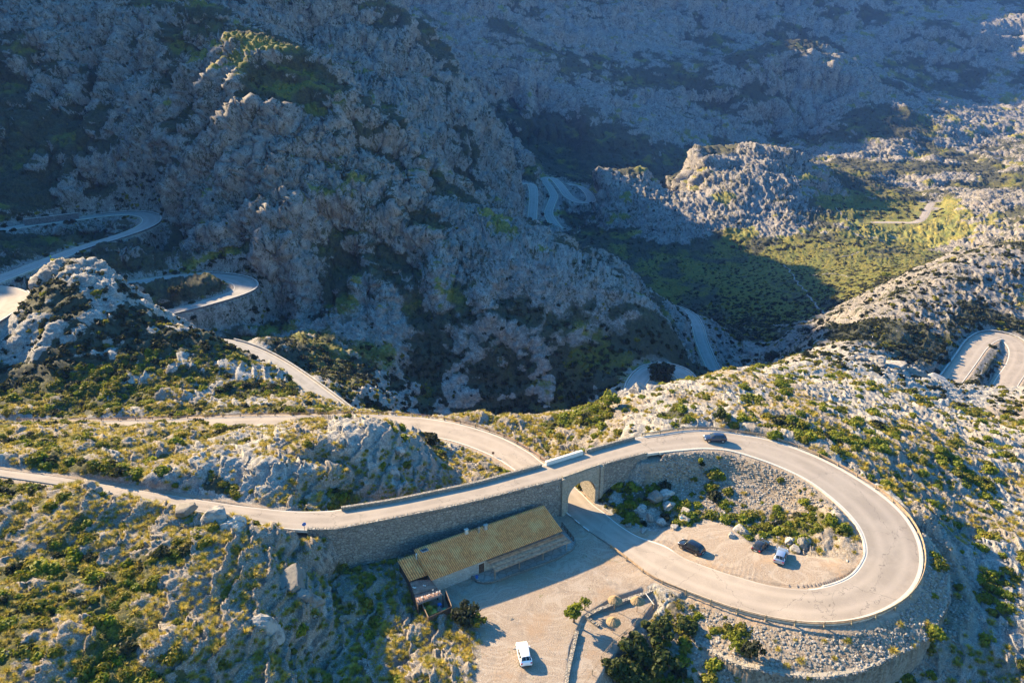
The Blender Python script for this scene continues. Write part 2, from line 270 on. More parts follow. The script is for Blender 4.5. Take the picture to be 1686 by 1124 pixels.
# flat lots (polygons in photo pixels at level h)
def pix_poly(rows): return [PH(*r) for r in rows]
LOTS['yard'] = pix_poly([(930,838,-.05),(985,835,-.05),(1003,862,0),(1060,905,.3),(1110,948,.6),(1070,958,.3),(1010,985,-.1),(955,1018,-.2),(935,1060,-.3),(925,1135,-.3),(790,1135,0),(800,1080,0),(800,1040,0),(750,1005,0),(700,985,0),(690,935,0),(700,885,0),(900,820,0)])
LOTS['terrace_yard'] = pix_poly([(962,1020,-.4),(1010,990,-.4),(1058,975,-.4),(1076,992,-.45),(1040,1040,-.5),(1000,1090,-.55),(975,1135,-.6),(935,1135,-.6),(942,1070,-.5)])
LOTS['parking'] = pix_poly([(1003,862,.1),(1040,869,.4),(1080,878,.6),(1130,872,.9),(1175,862,1.1),(1200,870,1.3),(1235,898,1.5),(1265,912,1.8),(1330,918,2.3),(1375,922,2.9),(1404,935,3.2),(1400,946,3.1),(1375,960,3),(1334,969,2.7),(1300,968,2.4),(1262,962,2.1),(1222,951,1.8),(1180,938,1.5),(1127,918,1),(1095,898,.7),(1050,882,.4)])
lot(LOTS['yard'], 3); lot(LOTS['terrace_yard'], .5); lot(LOTS['parking'], 1.5)
def _skip_bridge(k): return 39 <= k <= 16 * 6          # between these the road rides on the bridge wall
for nm, r in RD.items():
    stamp(r['E'], r['b1'], r['b2'], .35 if nm in ('road_upper', 'road_lower') else .5, _skip_bridge if nm == 'road_upper' else None)
stamp(RD['road_lower']['E'][:12], 3, 3, .35)
_E = RD['road_upper']['E']; _x, _y, _z = project(_E[:, :3]); _k0 = int(np.argmax((np.arange(len(_E)) > 150) & (_y > 880))); _k1 = int(np.argmin(np.linalg.norm(_E[:, :2] - np.array(PH(1125, 970, 1.0))[:2], axis=1)))
bank(_E, EMBW, _k0, _k1)
BRM = np.zeros(HT.shape)
# distance to the bridge deck itself keeps the land calm beside its walls
BRK = RD['road_upper']['E'][39:16 * 6 + 1]
for k in range(len(BRK)):
    c = (BRK[k, :2] + BRK[k, 3:5]) / 2; s = window(c[0], c[1], 9); d = np.hypot(GX[s] - c[0], GY[s] - c[1]) - 4.2
    DEDGE[s] = np.minimum(DEDGE[s], d + 3.2)
    BRM[s] = np.maximum(BRM[s], (d < 3) & (BRK[k, 2] > 0)); dec = BRK[k, 2] - 1.2; HT[s] = np.where((d < .5) & (HT[s] > dec), dec, HT[s])

# normals of the base land
def grid_normals(X, Y, Z):
    P = np.stack([X, Y, Z], -1)
    a = np.gradient(P, axis=0); b = np.gradient(P, axis=1)
    n = np.cross(a, b); n *= np.sign(n[..., 2:3] + 1e-12); n /= np.linalg.norm(n, axis=-1)[..., None] + 1e-12
    return n
NRM = grid_normals(GX, GY, HT)
slope = 1 - NRM[..., 2]
Xf, Yf, Zf = GX.astype(np.float32), GY.astype(np.float32), HT.astype(np.float32)
far = sstep(190, 330, RR); vfar = sstep(560, 800, RR)
wx = fbm(Xf, Yf, Zf, 40, 2) * 6; wy = fbm(Yf, Xf, Zf + 50, 40, 2) * 6
near_d = .9 * fbm(Xf + wx * .3, Yf, Zf, 14, 3, .5) + 1.9 * (np.abs(vnoise((Xf + wx * .4) / 6, (Yf + wy * .4) / 6, Zf / 5)) - .3)
rib = np.abs(vnoise((Xf + wx) / 19, (Yf + wy) / 19, Zf / 60)) ; rib2 = np.abs(vnoise((Xf + wy) / 8, (Yf + wx) / 8, Zf / 22))
mid_d = 14 * (.3 - rib) + 7 * (.3 - rib2) + 8 * fbm(Xf, Yf, Zf * .5, 75, 3, .5) + 1.6 * (np.abs(vnoise(Xf / 3.6, Yf / 3.6, Zf / 7)) - .3)
ribf = np.abs(vnoise((Xf + wx) / 38, (Yf + wy) / 38, Zf / 70))
far_d = 30 * (.3 - ribf) + 16 * fbm(Xf, Yf, Zf, 150, 4, .55, True) + 12 * (np.abs(vnoise((Xf + wx) / 13, (Yf + wy) / 13, Zf / 20)) - .3) + 3 * (np.abs(vnoise(Xf / 6, Yf / 6, Zf / 9)) - .3)
steep = sstep(.03, .25, slope)
mid_d *= 1 - .6 * sstep(40, 80, GX) * (RR < 520)
far_d *= 1 - .3 * np.exp(-(((GX - 220) / 130) ** 2 + ((GY - 720) / 110) ** 2))
disp = near_d * (1 - far) * np.where(GX > 10, .6, 1) + (mid_d * (.25 + .75 * steep)) * far * (1 - vfar) + far_d * (.3 + .7 * steep) * vfar
# features painted in the world: centre, radius, strength
def blob(x, y, val, rad, key='z', sq=1.0):
    c = wpt(x, y, val, key)
    d2 = ((GX - c[0]) ** 2 + (GY - c[1]) ** 2 * sq + ((HT - c[2]) * .8) ** 2) / (rad * rad)
    return np.exp(-d2 * 1.2)
quiet = np.ones_like(HT); rockP = np.zeros_like(HT); vegP = np.zeros_like(HT); grsP = np.zeros_like(HT); grvP = np.zeros_like(HT)
for x, y, v, r_, a, m in PAINT:
    b = blob(x, y, v, r_) * a
    if m == 'r': rockP += b
    elif m == 'v': vegP += b
    elif m == 'g': grsP += b
    elif m == 's': grvP += b
    elif m == 'q': disp *= 1 - np.clip(b, 0, 1); quiet *= 1 - np.clip(b, 0, 1)
disp += rockP * .6 * (1 - far); disp *= 1 - np.clip(grvP, 0, 1)
fade = np.clip(2.5 + (RR - 150) / 45, 2, 18)
calm = sstep(.3, 1., DEDGE / fade)
calm = np.where(DEDGE > 90, 1, calm)
disp *= calm
PX, PY, PZZ = GX + NRM[..., 0] * disp, GY + NRM[..., 1] * disp, HT + NRM[..., 2] * disp
N2 = grid_normals(PX, PY, PZZ)
# vegetation: gentle ground and hollows, in patches
pn = fbm(Xf, Yf, Zf, 9, 4, .6); pf = fbm(Xf, Yf, Zf, 34, 5, .62); pff = fbm(Xf, Yf, Zf, 90, 5, .62)
patch = pn * (1 - far) + pf * far * (1 - vfar) + pff * vfar
flat = N2[..., 2]
scrub = (flat - .72) * 1.1 * (.3 + .7 * far) + patch * 1.5 - disp / (np.where(vfar > .5, 40, np.where(far > .5, 14, 4))) - .12 * (1 - far) - .05 + vegP - rockP * .6
scrub = sstep(-.05, .35, scrub) * calm
grass = sstep(-.1, .3, fbm(Xf + 99, Yf, Zf, 16, 4, .6) + .1 - .22 * far + grsP - rockP * .5) * sstep(.55, .85, flat + .2 * (GX < 0) * (1 - far))
gravel = 1 - sstep(.2, 1., DEDGE / np.clip(fade * .55, 1, 1.6)); gravel[DEDGE > 90] = 0
gravel *= sstep(.45, .75, flat); gravel = np.where((BRM > 0) & (RR > 0), gravel * (HT < .9) , gravel); gravel = np.clip(gravel + grvP, 0, 1)
amp = (.35 + .65 * quiet) * (.25 + .75 * (1 - scrub * .6)) * calm * (1 - np.clip(grvP, 0, 1))
amp = amp * np.where((GX > 15) & (GY > 95), .72, 1.)
scl = .55 * (1 - far) + 1.35 * far * (1 - vfar) + 1.9 * vfar
beds = np.maximum(1 - far, sstep(60, 110, GX) * (1 - sstep(480, 560, RR)))
rubble = np.clip(grvP * 1.2, 0, 1) * sstep(.3, 1.2, DEDGE)
print('land', PX.shape, float(HT.min()), float(HT.max()))

def grid_mesh(name, X, Y, Z, attrs):
    na, nr = X.shape
    co = np.stack([X, Y, Z], -1).reshape(-1, 3).astype(np.float32)
    idx = np.arange(na * nr, dtype=np.int32).reshape(na, nr)
    q = np.stack([idx[:-1, :-1], idx[:-1, 1:], idx[1:, 1:], idx[1:, :-1]], -1).reshape(-1, 4)
    q = q[:, ::-1]
    me = bpy.data.meshes.new(name); me.vertices.add(len(co)); me.vertices.foreach_set('co', co.ravel())
    me.loops.add(q.size); me.loops.foreach_set('vertex_index', q.ravel())
    me.polygons.add(len(q)); me.polygons.foreach_set('loop_start', np.arange(0, q.size, 4, dtype=np.int32))
    me.polygons.foreach_set('use_smooth', np.ones(len(q), bool)); me.update(calc_edges=True)
    for k, v in attrs.items():
        a = me.attributes.new(k, 'FLOAT', 'POINT'); a.data.foreach_set('value', v.reshape(-1).astype(np.float32))
    if me.polygons[0].normal.z < 0: me.flip_normals()
    o = bpy.data.objects.new(name, me); COL.objects.link(o); return o

# ---------------------------------------------------------------- material helpers
class NT:
    def __init__(s, name, rough=.85, disp=None):
        s.m = bpy.data.materials.new(name); s.m.use_nodes = True; s.t = s.m.node_tree; s.n = s.t.nodes
        s.b = s.n['Principled BSDF']; s.b.inputs['Roughness'].default_value = rough; s.b.inputs['Specular IOR Level'].default_value = .25
        s.o = s.n['Material Output']
    def new(s, t, **k):
        n = s.n.new(t)
        for a, b in k.items(): setattr(n, a, b)
        return n
    def L(s, a, b): s.t.links.new(a, b)
    def val(s, sock, v):
        if hasattr(v, 'is_output') or isinstance(v, bpy.types.NodeSocket): s.L(v, sock)
        else: sock.default_value = v
    def attr(s, name): return s.new('ShaderNodeAttribute', attribute_name=name).outputs['Fac']
    def pos(s): return s.new('ShaderNodeNewGeometry').outputs['Position']
    def obj(s): return s.new('ShaderNodeTexCoord').outputs['Object']
    def scale(s, v, sc):
        n = s.new('ShaderNodeVectorMath', operation='MULTIPLY'); s.val(n.inputs[0], v); s.val(n.inputs[1], sc); return n.outputs[0]
    def vadd(s, a, b):
        n = s.new('ShaderNodeVectorMath', operation='ADD'); s.val(n.inputs[0], a); s.val(n.inputs[1], b); return n.outputs[0]
    def noise(s, vec, sc, det=4, rough=.55, out='Fac', **k):
        n = s.new('ShaderNodeTexNoise', **k); s.L(vec, n.inputs['Vector']); n.inputs['Scale'].default_value = sc; n.inputs['Detail'].default_value = det; n.inputs['Roughness'].default_value = rough
        return n.outputs[out]
    def voro(s, vec, sc, feature='F1', out='Distance', rnd=1, metric='EUCLIDEAN'):
        n = s.new('ShaderNodeTexVoronoi', feature=feature)
        if feature != 'DISTANCE_TO_EDGE': n.distance = metric
        s.L(vec, n.inputs['Vector']); n.inputs['Scale'].default_value = sc; n.inputs['Randomness'].default_value = rnd
        return n.outputs[out]
    def math(s, op, a, b=0., c=0., clamp=False):
        n = s.new('ShaderNodeMath', operation=op, use_clamp=clamp); s.val(n.inputs[0], a); s.val(n.inputs[1], b); s.val(n.inputs[2], c); return n.outputs[0]
    def ramp(s, x, a, b, lo=0., hi=1.):
        n = s.new('ShaderNodeMapRange', interpolation_type='SMOOTHSTEP'); s.val(n.inputs[0], x); n.inputs[1].default_value = a; n.inputs[2].default_value = b; n.inputs[3].default_value = lo; n.inputs[4].default_value = hi
        return n.outputs[0]
    def mix(s, f, a, b):
        n = s.new('ShaderNodeMix', data_type='RGBA'); s.val(n.inputs[0], f)
        for i, c in ((6, a), (7, b)):
            if isinstance(c, tuple): n.inputs[i].default_value = (*c, 1)
            else: s.L(c, n.inputs[i])
        return n.outputs[2]
    def color(s, c):
        if isinstance(c, tuple): s.b.inputs['Base Color'].default_value = (*c, 1)
        else: s.L(c, s.b.inputs['Base Color'])
    def bump(s, h, st=.5, dist=.1):
        n = s.new('ShaderNodeBump'); s.L(h, n.inputs['Height']); n.inputs['Strength'].default_value = st; n.inputs['Distance'].default_value = dist; s.L(n.outputs[0], s.b.inputs['Normal'])

LN = 0
def mat_land():
    t = NT('land_rock_and_scrub', .95)
    P = t.pos(); sc = t.attr('scl'); inv = t.math('DIVIDE', 1., sc)
    cb = t.new('ShaderNodeCombineXYZ'); [t.L(inv, cb.inputs[i]) for i in range(3)]
    V = t.scale(P, cb.outputs[0])                                     # metres, larger features on the far slopes
    W = t.new('ShaderNodeVectorMath', operation='MULTIPLY_ADD'); t.L(t.noise(V, .35, 2, .5, 'Color'), W.inputs[0]); W.inputs[1].default_value = (2.2, 2.2, 2.2); t.L(V, W.inputs[2])
    Wv = t.scale(W.outputs[0], (1, 1, .55))
    Wb = t.scale(W.outputs[0], (1, 1, .8))
    big = t.new('ShaderNodeTexVoronoi', feature='F1'); t.L(Wv, big.inputs['Vector']); big.inputs['Scale'].default_value = .30
    sml = t.new('ShaderNodeTexVoronoi', feature='F1'); t.L(Wb, sml.inputs['Vector']); sml.inputs['Scale'].default_value = .95
    def red(o):
        q = t.new('ShaderNodeSeparateColor'); t.L(o, q.inputs[0]); return q.outputs[0]
    rsd = t.attr('beds'); n1 = t.noise(Wv, 1.3, 6, .66); n2 = t.noise(Wv, .2, 3, .5)
    rockh = t.math('ADD', t.math('MULTIPLY', red(big.outputs['Color']), .8), t.math('MULTIPLY', red(sml.outputs['Color']), .26))
    rockh = t.math('ADD', rockh, t.math('MULTIPLY', big.outputs['Distance'], t.math('SUBTRACT', .50, rsd)))
    rockh = t.math('ADD', rockh, t.math('MULTIPLY', sml.outputs['Distance'], -.22))
    rockh = t.math('ADD', rockh, t.math('MULTIPLY', n1, t.math('SUBTRACT', .95, t.math('MULTIPLY', rsd, .6)))); rockh = t.math('ADD', rockh, t.math('MULTIPLY', n2, 1.2))
    # tilted beds: ledges that climb to the right on the right hand hill, steep ribs on the mountain
    wq = t.noise(V, .13, 4, .6)
    def ledge(d, per, wa):
        q = t.new('ShaderNodeVectorMath', operation='DOT_PRODUCT'); t.L(V, q.inputs[0]); q.inputs[1].default_value = d
        f = t.math('FRACT', t.math('ADD', t.math('DIVIDE', q.outputs['Value'], per), t.math('MULTIPLY', wq, wa)))
        return t.math('SUBTRACT', t.math('MULTIPLY', f, f), .4)
    lr = t.math('ADD', t.math('MULTIPLY', ledge((-.50, -.15, .85), 4.6, 2.0), 1.6), t.math('MULTIPLY', ledge((-.62, .2, .75), 1.7, 1.8), .4))
    lm = t.math('ADD', t.math('MULTIPLY', ledge((.85, .35, .38), 5.2, 6.), 2.1), t.math('MULTIPLY', ledge((.78, -.3, .5), 2.1, 4.5), .6))
    rockh = t.math('MULTIPLY', rockh, t.math('SUBTRACT', 1., t.math('MULTIPLY', rsd, .6)))
    rockh = t.math('ADD', rockh, t.math('ADD', t.math('MULTIPLY', lr, rsd), t.math('MULTIPLY', lm, t.math('SUBTRACT', 1., rsd))))
    veg = t.attr('scrub'); grs = t.math('MULTIPLY', t.attr('grass'), t.ramp(sc, .6, 1.3, .45, 1.)); grv = t.attr('gravel'); amp = t.attr('amp')
    # rock colour
    f1 = t.noise(V, .5, 6, .65); f2 = t.noise(V, 3.2, 4, .7); f3 = t.noise(P, .03, 3, .5)
    rock = t.mix(t.ramp(f1, .35, .68), (.22, .21, .19), (.43, .405, .36))
    rock = t.mix(t.ramp(f2, .46, .64), rock, (.085, .08, .078))
    rock = t.mix(t.ramp(f3, .5, .75, 0, .5), rock, (.33, .28, .225))
    rock = t.mix(t.math('MULTIPLY', t.ramp(t.noise(Wv, .9, 3, .6), .6, .7), .35), rock, (.28, .19, .11))
    rock = t.mix(t.math('MULTIPLY', t.ramp(sc, .8, 1.3), .42), rock, (.10, .082, .080))
    soil = t.mix(t.ramp(f2, .35, .65), (.22, .165, .12), (.35, .285, .22))
    tw = t.vadd(P, t.scale(t.noise(P, .09, 2, .5, 'Color'), (22, 22, 0)))
    trk = t.noise(t.scale(tw, (.35, 2.2, 1)), .55, 4, .6); st = t.noise(P, .16, 4, .6)
    soil = t.mix(t.ramp(trk, .48, .62, 0, .55), soil, (.38, .325, .265)); soil = t.mix(t.ramp(st, .5, .68, 0, .65), soil, (.30, .20, .12)); soil = t.mix(t.ramp(t.noise(P, .28, 5, .7), .56, .66, 0, .5), soil, (.17, .145, .12))
    soil = t.mix(t.ramp(t.noise(P, 3.4, 2, .5), .66, .72, 0, .8), soil, (.40, .375, .34)); soil = t.mix(t.ramp(t.noise(t.vadd(P, (9, 4, 0)), .5, 6, .8), .62, .68, 0, .8), soil, (.10, .11, .03))
    sp = t.noise(V, .8, 6, .7)
    # grass / scrub
    g1 = t.mix(t.ramp(t.noise(V, 1.3, 4, .65), .38, .62), (.08, .085, .010), (.25, .20, .022))
    g1 = t.mix(t.ramp(t.noise(V, .3, 3, .5), .4, .7), g1, (.115, .135, .02))
    s1 = t.mix(t.ramp(t.noise(V, 1.7, 5, .7), .35, .65), (.010, .014, .007), (.050, .052, .018))
    c = rock
    stony = t.mix(t.ramp(t.noise(V, 2.6, 5, .75), .48, .60), (.17, .135, .10), (.34, .31, .27))
    c = t.mix(t.math('MULTIPLY', t.ramp(t.math('ADD', t.math('MULTIPLY', t.attr('grass'), .7), t.math('MULTIPLY', sp, .7)), .62, .78), .85), c, stony)
    gf = t.ramp(t.math('ADD', t.math('MULTIPLY', grs, .62), t.math('MULTIPLY', sp, .75)), .70, .84)
    c = t.mix(t.math('MULTIPLY', gf, .85), c, g1)
    sf = t.ramp(t.math('ADD', t.math('MULTIPLY', veg, .46), t.math('MULTIPLY', t.noise(V, .55, 7, .75), 1.0)), .70, .79)
    mtn = t.ramp(sc, .8, 1.3)
    sfm = t.ramp(t.math('ADD', t.math('MULTIPLY', veg, .42), t.math('ADD', t.math('MULTIPLY', t.noise(Wv, 1.0, 7, .82), 1.2), t.math('MULTIPLY', t.noise(V, .16, 3, .6), .35))), .80, .86)
    sf = t.math('ADD', t.math('MULTIPLY', sf, t.math('SUBTRACT', 1., mtn)), t.math('MULTIPLY', sfm, mtn))
    gmix = t.mix(t.math('MULTIPLY', grs, .55), s1, g1)
    c = t.mix(t.math('MULTIPLY', sf, .92), c, gmix)
    c = t.mix(t.math('MULTIPLY', t.ramp(t.math('ADD', grv, t.math('MULTIPLY', t.math('SUBTRACT', f1, .5), .5)), .35, .65), t.ramp(f2, .7, .5, .75, 1)), c, soil)
    # loose rubble on the banks
    rub = t.attr('rubble'); rv = t.new('ShaderNodeTexVoronoi', feature='F1'); t.L(P, rv.inputs['Vector']); rv.inputs['Scale'].default_value = 3.4
    c = t.mix(t.math('MULTIPLY', rub, t.ramp(t.noise(P, .35, 3, .6), .3, .5)), c, t.mix(red(rv.outputs['Color']), (.13, .095, .065), (.32, .26, .19)))
    t.color(c)
    h = t.math('MULTIPLY', t.math('MULTIPLY', t.math('ADD', rockh, .35), amp), sc)
    h = t.math('ADD', h, t.math('MULTIPLY', rub, t.math('MULTIPLY', t.math('SUBTRACT', red(rv.outputs['Color']), rv.outputs['Distance']), .06)))
    h = t.math('ADD', h, t.math('MULTIPLY', t.math('MULTIPLY', sf, t.noise(V, 2.2, 4, .6)), t.math('MULTIPLY', .45, t.math('MULTIPLY', sc, amp))))
    h = t.math('ADD', h, t.math('MULTIPLY', t.noise(P, 5, 3, .6), .05))
    d = t.new('ShaderNodeDisplacement'); t.L(h, d.inputs['Height']); d.inputs['Midlevel'].default_value = 0; d.inputs['Scale'].default_value = 1.0
    t.L(d.outputs[0], t.o.inputs['Displacement']); t.m.displacement_method = 'DISPLACEMENT'; t.bump(t.noise(V, 3.5, 4, .7), .6, .25)
    return t.m
M = {}; M['land'] = mat_land()
land = grid_mesh('terrain', PX, PY, PZZ, dict(scrub=scrub, grass=grass, gravel=gravel, amp=amp, scl=scl, beds=beds, rubble=rubble))
land.data.materials.append(M['land']); land['kind'] = 'structure'; land['label'] = 'rocky limestone mountainsides with scrub and grass'
# coarse land outside the frame, it shades the valley and closes the view to the sides
def coarse(name, a0, a1, r0, r1, na, nr):
    A, V = np.meshgrid(np.linspace(a0, a1, na), np.linspace(math.log(r0), math.log(r1), nr), indexing='ij')
    Z = rbf(A, V); X, Y = np.exp(V) * np.sin(A), np.exp(V) * np.cos(A)
    Z = np.clip(Z, -150, 530)
    o = grid_mesh(name, X, Y, Z - 1.0, dict(scrub=np.full(Z.shape, .4), grass=np.full(Z.shape, .4), gravel=Z * 0, amp=Z * 0 + 1, scl=Z * 0 + 2.5, beds=Z * 0, rubble=Z * 0))
    o.data.materials.append(M['land']); o['kind'] = 'structure'; return o
coarse('hills', R(-100), R(-46.9), 45, 2500, 120, 160)
coarse('hills', R(44.9), R(95), 45, 2500, 100, 140)
coarse('hills', R(-60), R(60), 2499, 5200, 80, 30)

# ---------------------------------------------------------------- road surfaces
def mat_road(name, a, b, edge=(.52, .48, .42)):
    t = NT(name, .9); P = t.pos(); v = t.attr('across')
    f = t.noise(P, .25, 5, .6); g = t.noise(P, 6, 4, .7)
    c = t.mix(t.ramp(f, .35, .65), a, b); c = t.mix(t.ramp(g, .3, .7, 0, .35), c, tuple(x * .75 for x in a))
    # wheel tracks worn paler
    w = t.math('ABSOLUTE', t.math('SUBTRACT', t.math('ABSOLUTE', t.math('SUBTRACT', v, .5)), .22))
    c = t.mix(t.ramp(t.math('ADD', w, t.math('MULTIPLY', t.math('SUBTRACT', f, .5), .25)), .0, .12, .3, 0), c, tuple(min(1, x * 1.25) for x in b))
    cr = t.voro(t.vadd(P, t.scale(t.noise(P, .6, 3, .6, 'Color'), (3, 3, 3))), .09, 'DISTANCE_TO_EDGE')
    c = t.mix(t.ramp(cr, .0, .006, .6, 0), c, (.08, .07, .06))
    e = t.math('ABSOLUTE', t.math('SUBTRACT', v, .5))
    ef = t.math('MULTIPLY', t.math('MULTIPLY', t.ramp(e, .455, .468), t.ramp(g, .25, .6, .7, 1)), t.attr('edging'))
    c = t.mix(ef, c, edge)
    t.color(c); t.bump(g, .25, .03); return t.m
M['road'] = mat_road('worn_asphalt', (.265, .225, .185), (.335, .285, .235))
M['road_dark'] = mat_road('grey_asphalt', (.25, .235, .215), (.31, .29, .27))
def strip(name, E, mat, na=8, skirt=.5, lift=0., kind='structure', ks=(0, None), parent=None, e1=None, e2=None):
    E = E[ks[0]:ks[1]]; n = len(E); L, Rr = E[:, :3], E[:, 3:]
    vs, at = [], []
    for k in range(n):
        row = [(L[k] * (1 - j / na) + Rr[k] * (j / na)) for j in range(na + 1)]
        vs.append(L[k] - (0, 0, skirt)); at.append(0)
        for j, p in enumerate(row): vs.append(p + np.array((0, 0, lift + .04 * (1 - (2 * j / na - 1) ** 2)))); at.append(j / na)
        vs.append(Rr[k] - (0, 0, skirt)); at.append(1)
    w = na + 3; fs = [(k * w + j, (k + 1) * w + j, (k + 1) * w + j + 1, k * w + j + 1) for k in range(n - 1) for j in range(w - 1)]
    me = bpy.data.meshes.new(name); me.from_pydata([tuple(v) for v in vs], [], fs); me.update()
    a = me.attributes.new('across', 'FLOAT', 'POINT'); a.data.foreach_set('value', np.array(at, np.float32))
    bm = bmesh.new(); bm.from_mesh(me); bmesh.ops.recalc_face_normals(bm, faces=bm.faces)
    bm.faces.ensure_lookup_table(); 
    if bm.faces[w // 2].normal.z < 0: bmesh.ops.reverse_faces(bm, faces=bm.faces)
    bm.to_mesh(me); bm.free()
    me.materials.append(mat); o = bpy.data.objects.new(name, me); COL.objects.link(o)
    ed = np.ones((n, w), np.float32)
    if e1 is not None: ed[:, :w // 2] = e1[:, None]
    if e2 is not None: ed[:, w // 2:] = e2[:, None]
    a = me.attributes.new('edging', 'FLOAT', 'POINT'); a.data.foreach_set('value', ed.ravel())
    if parent: o.parent = parent
    elif kind: o['kind'] = kind
    return o
for nm, r in RD.items():
    e1 = e2 = None
    if nm == 'road_upper':
        ii = np.arange(len(r['E'])); _x, _y, _z = project(r['E'][:, :3]); q1 = int(np.argmin(np.abs(_x - 1119) + 999 * (ii < 180))); _x2 = project(r['E'][:, 3:])[0]; q2 = int(np.argmin(np.abs(_x2 - 1330) + 999 * (ii < 180))); q3 = int(np.argmin(np.abs(_x2 - 1110) + 999 * (ii < 180)))
        e1 = (ii < q1).astype(np.float32); e2 = np.where((ii < q2) | (ii > q3), 1., .25).astype(np.float32)
    strip('road', r['E'], e1=e1, e2=e2, mat= M['road'] if nm in ('road_upper', 'road_lower', 'road_right', 'road_valley', 'road_left') else M['road_dark'])
# ---------------------------------------------------------------- plants
def mat_leaf(name, cols, rough=.7, sub=.0):
    t = NT(name, rough); r = t.new('ShaderNodeObjectInfo').outputs['Random']; P = t.obj()
    n = t.noise(P, 1.6, 3, .6); n2 = t.noise(t.pos(), .9, 2, .5)
    c = t.mix(t.ramp(r, .0, 1.), cols[0], cols[1]); c = t.mix(t.ramp(n, .4, .62), c, cols[2]); c = t.mix(t.ramp(n2, .45, .7, 0, .6), c, cols[3] if len(cols) > 3 else cols[1])
    t.color(c)
    tr = t.new('ShaderNodeBsdfTranslucent'); t.L(c, tr.inputs['Color']); mx = t.new('ShaderNodeMixShader'); mx.inputs[0].default_value = .38
    t.L(t.b.outputs[0], mx.inputs[1]); t.L(tr.outputs[0], mx.inputs[2]); t.L(mx.outputs[0], t.o.inputs['Surface']); return t.m
M['shrub'] = mat_leaf('shrub_leaves', [(.09, .11, .012), (.20, .185, .02), (.14, .145, .015), (.25, .19, .025)])
M['dark_shrub'] = mat_leaf('dark_shrub_leaves', [(.018, .028, .012), (.045, .05, .02), (.03, .04, .015), (.06, .055, .025)])
M['green_shrub'] = mat_leaf('bright_shrub_leaves', [(.11, .145, .012), (.22, .235, .018), (.16, .19, .015), (.26, .23, .025)])
M['tussock'] = mat_leaf('tussock_blades', [(.20, .195, .03), (.50, .385, .06), (.33, .28, .04), (.56, .39, .07)])
M['tree'] = mat_leaf('tree_leaves', [(.03, .05, .012), (.075, .09, .02), (.05, .072, .016), (.11, .11, .028)])
def flat_mat(name, c, rough=.8, metal=0., noise=.0, sc=4.):
    t = NT(name, rough); t.b.inputs['Metallic'].default_value = metal
    if noise:
        t.color(t.mix(t.ramp(t.noise(t.obj(), sc, 4, .6), .3, .7), tuple(x * (1 - noise) for x in c), tuple(min(1, x * (1 + noise)) for x in c)))
    else: t.color(c)
    return t.m
M['bark'] = flat_mat('bark', (.11, .085, .06), .9, 0, .4, 6)
def quads_mesh(name, C, U, V, mat, tri=False):
    n = len(C)
    if tri: co = np.stack([C - U, C + U, C + V], 1).reshape(-1, 3); k = 3
    else: co = np.stack([C - U - V, C + U - V, C + U + V, C - U + V], 1).reshape(-1, 3); k = 4
    me = bpy.data.meshes.new(name); me.vertices.add(len(co)); me.vertices.foreach_set('co', co.astype(np.float32).ravel())
    me.loops.add(n * k); me.loops.foreach_set('vertex_index', np.arange(n * k, dtype=np.int32)); me.polygons.add(n)
    me.polygons.foreach_set('loop_start', np.arange(0, n * k, k, dtype=np.int32)); me.update(calc_edges=True); me.materials.append(mat); return me
def leaf_mesh(name, mat, n, seed, size=.13, flat=.75, lumps=9, hollow=.55, base=-.25, spread=(.35, .68), lr=(.28, .5)):
    r = np.random.RandomState(seed)
    L = r.normal(size=(lumps, 3)); L /= np.linalg.norm(L, axis=1)[:, None]; L[:, 2] = np.abs(L[:, 2]) * .8; L *= r.uniform(*spread, (lumps, 1)); rad = r.uniform(*lr, lumps)
    L = np.vstack([L, [[0, 0, .1]]]); rad = np.r_[rad, .6]
    k = r.randint(0, len(L), n); d = r.normal(size=(n, 3)); d /= np.linalg.norm(d, axis=1)[:, None]
    C = L[k] + d * (rad[k] * r.uniform(hollow, 1.08, n))[:, None]; C[:, 2] = C[:, 2] * flat
    C[:, 2] = np.where(C[:, 2] < base, -base * -1 + r.uniform(0, .2, n), C[:, 2]); 
    nn = d + r.normal(size=(n, 3)) * .55; nn /= np.linalg.norm(nn, axis=1)[:, None]
    t = np.cross(nn, r.normal(size=(n, 3))); t /= np.linalg.norm(t, axis=1)[:, None]; b = np.cross(nn, t); s = size * r.uniform(.6, 1.3, (n, 1))
    return quads_mesh(name, C, t * s, b * s * .7, mat)
def tussock_mesh(name, mat, n, seed):
    r = np.random.RandomState(seed); a = r.uniform(0, 2 * math.pi, n); e = r.uniform(0, 1, n) ** .6
    lean = .15 + e * 1.15; ln = r.uniform(.55, 1.0, n); c, s = np.cos(a), np.sin(a)
    base = np.c_[c * .18 * e, s * .18 * e, np.zeros(n)]
    p1 = base + np.c_[c * np.sin(lean * .6), s * np.sin(lean * .6), np.cos(lean * .6)] * (ln * .55)[:, None]
    p2 = p1 + np.c_[c * np.sin(lean * 1.45), s * np.sin(lean * 1.45), np.cos(lean * 1.45)] * (ln * .5)[:, None]
    w = np.c_[-s, c, np.zeros(n)] * .028
    co = np.stack([base - w, base + w, p1 + w, p1 - w, p2 + w * .3, p2 - w * .3], 1).reshape(-1, 3)
    f = []
    for i in range(n): o = i * 6; f += [(o, o + 1, o + 2, o + 3), (o + 3, o + 2, o + 4, o + 5)]
    me = bpy.data.meshes.new(name); me.from_pydata(co.tolist(), [], f); me.materials.append(mat); return me
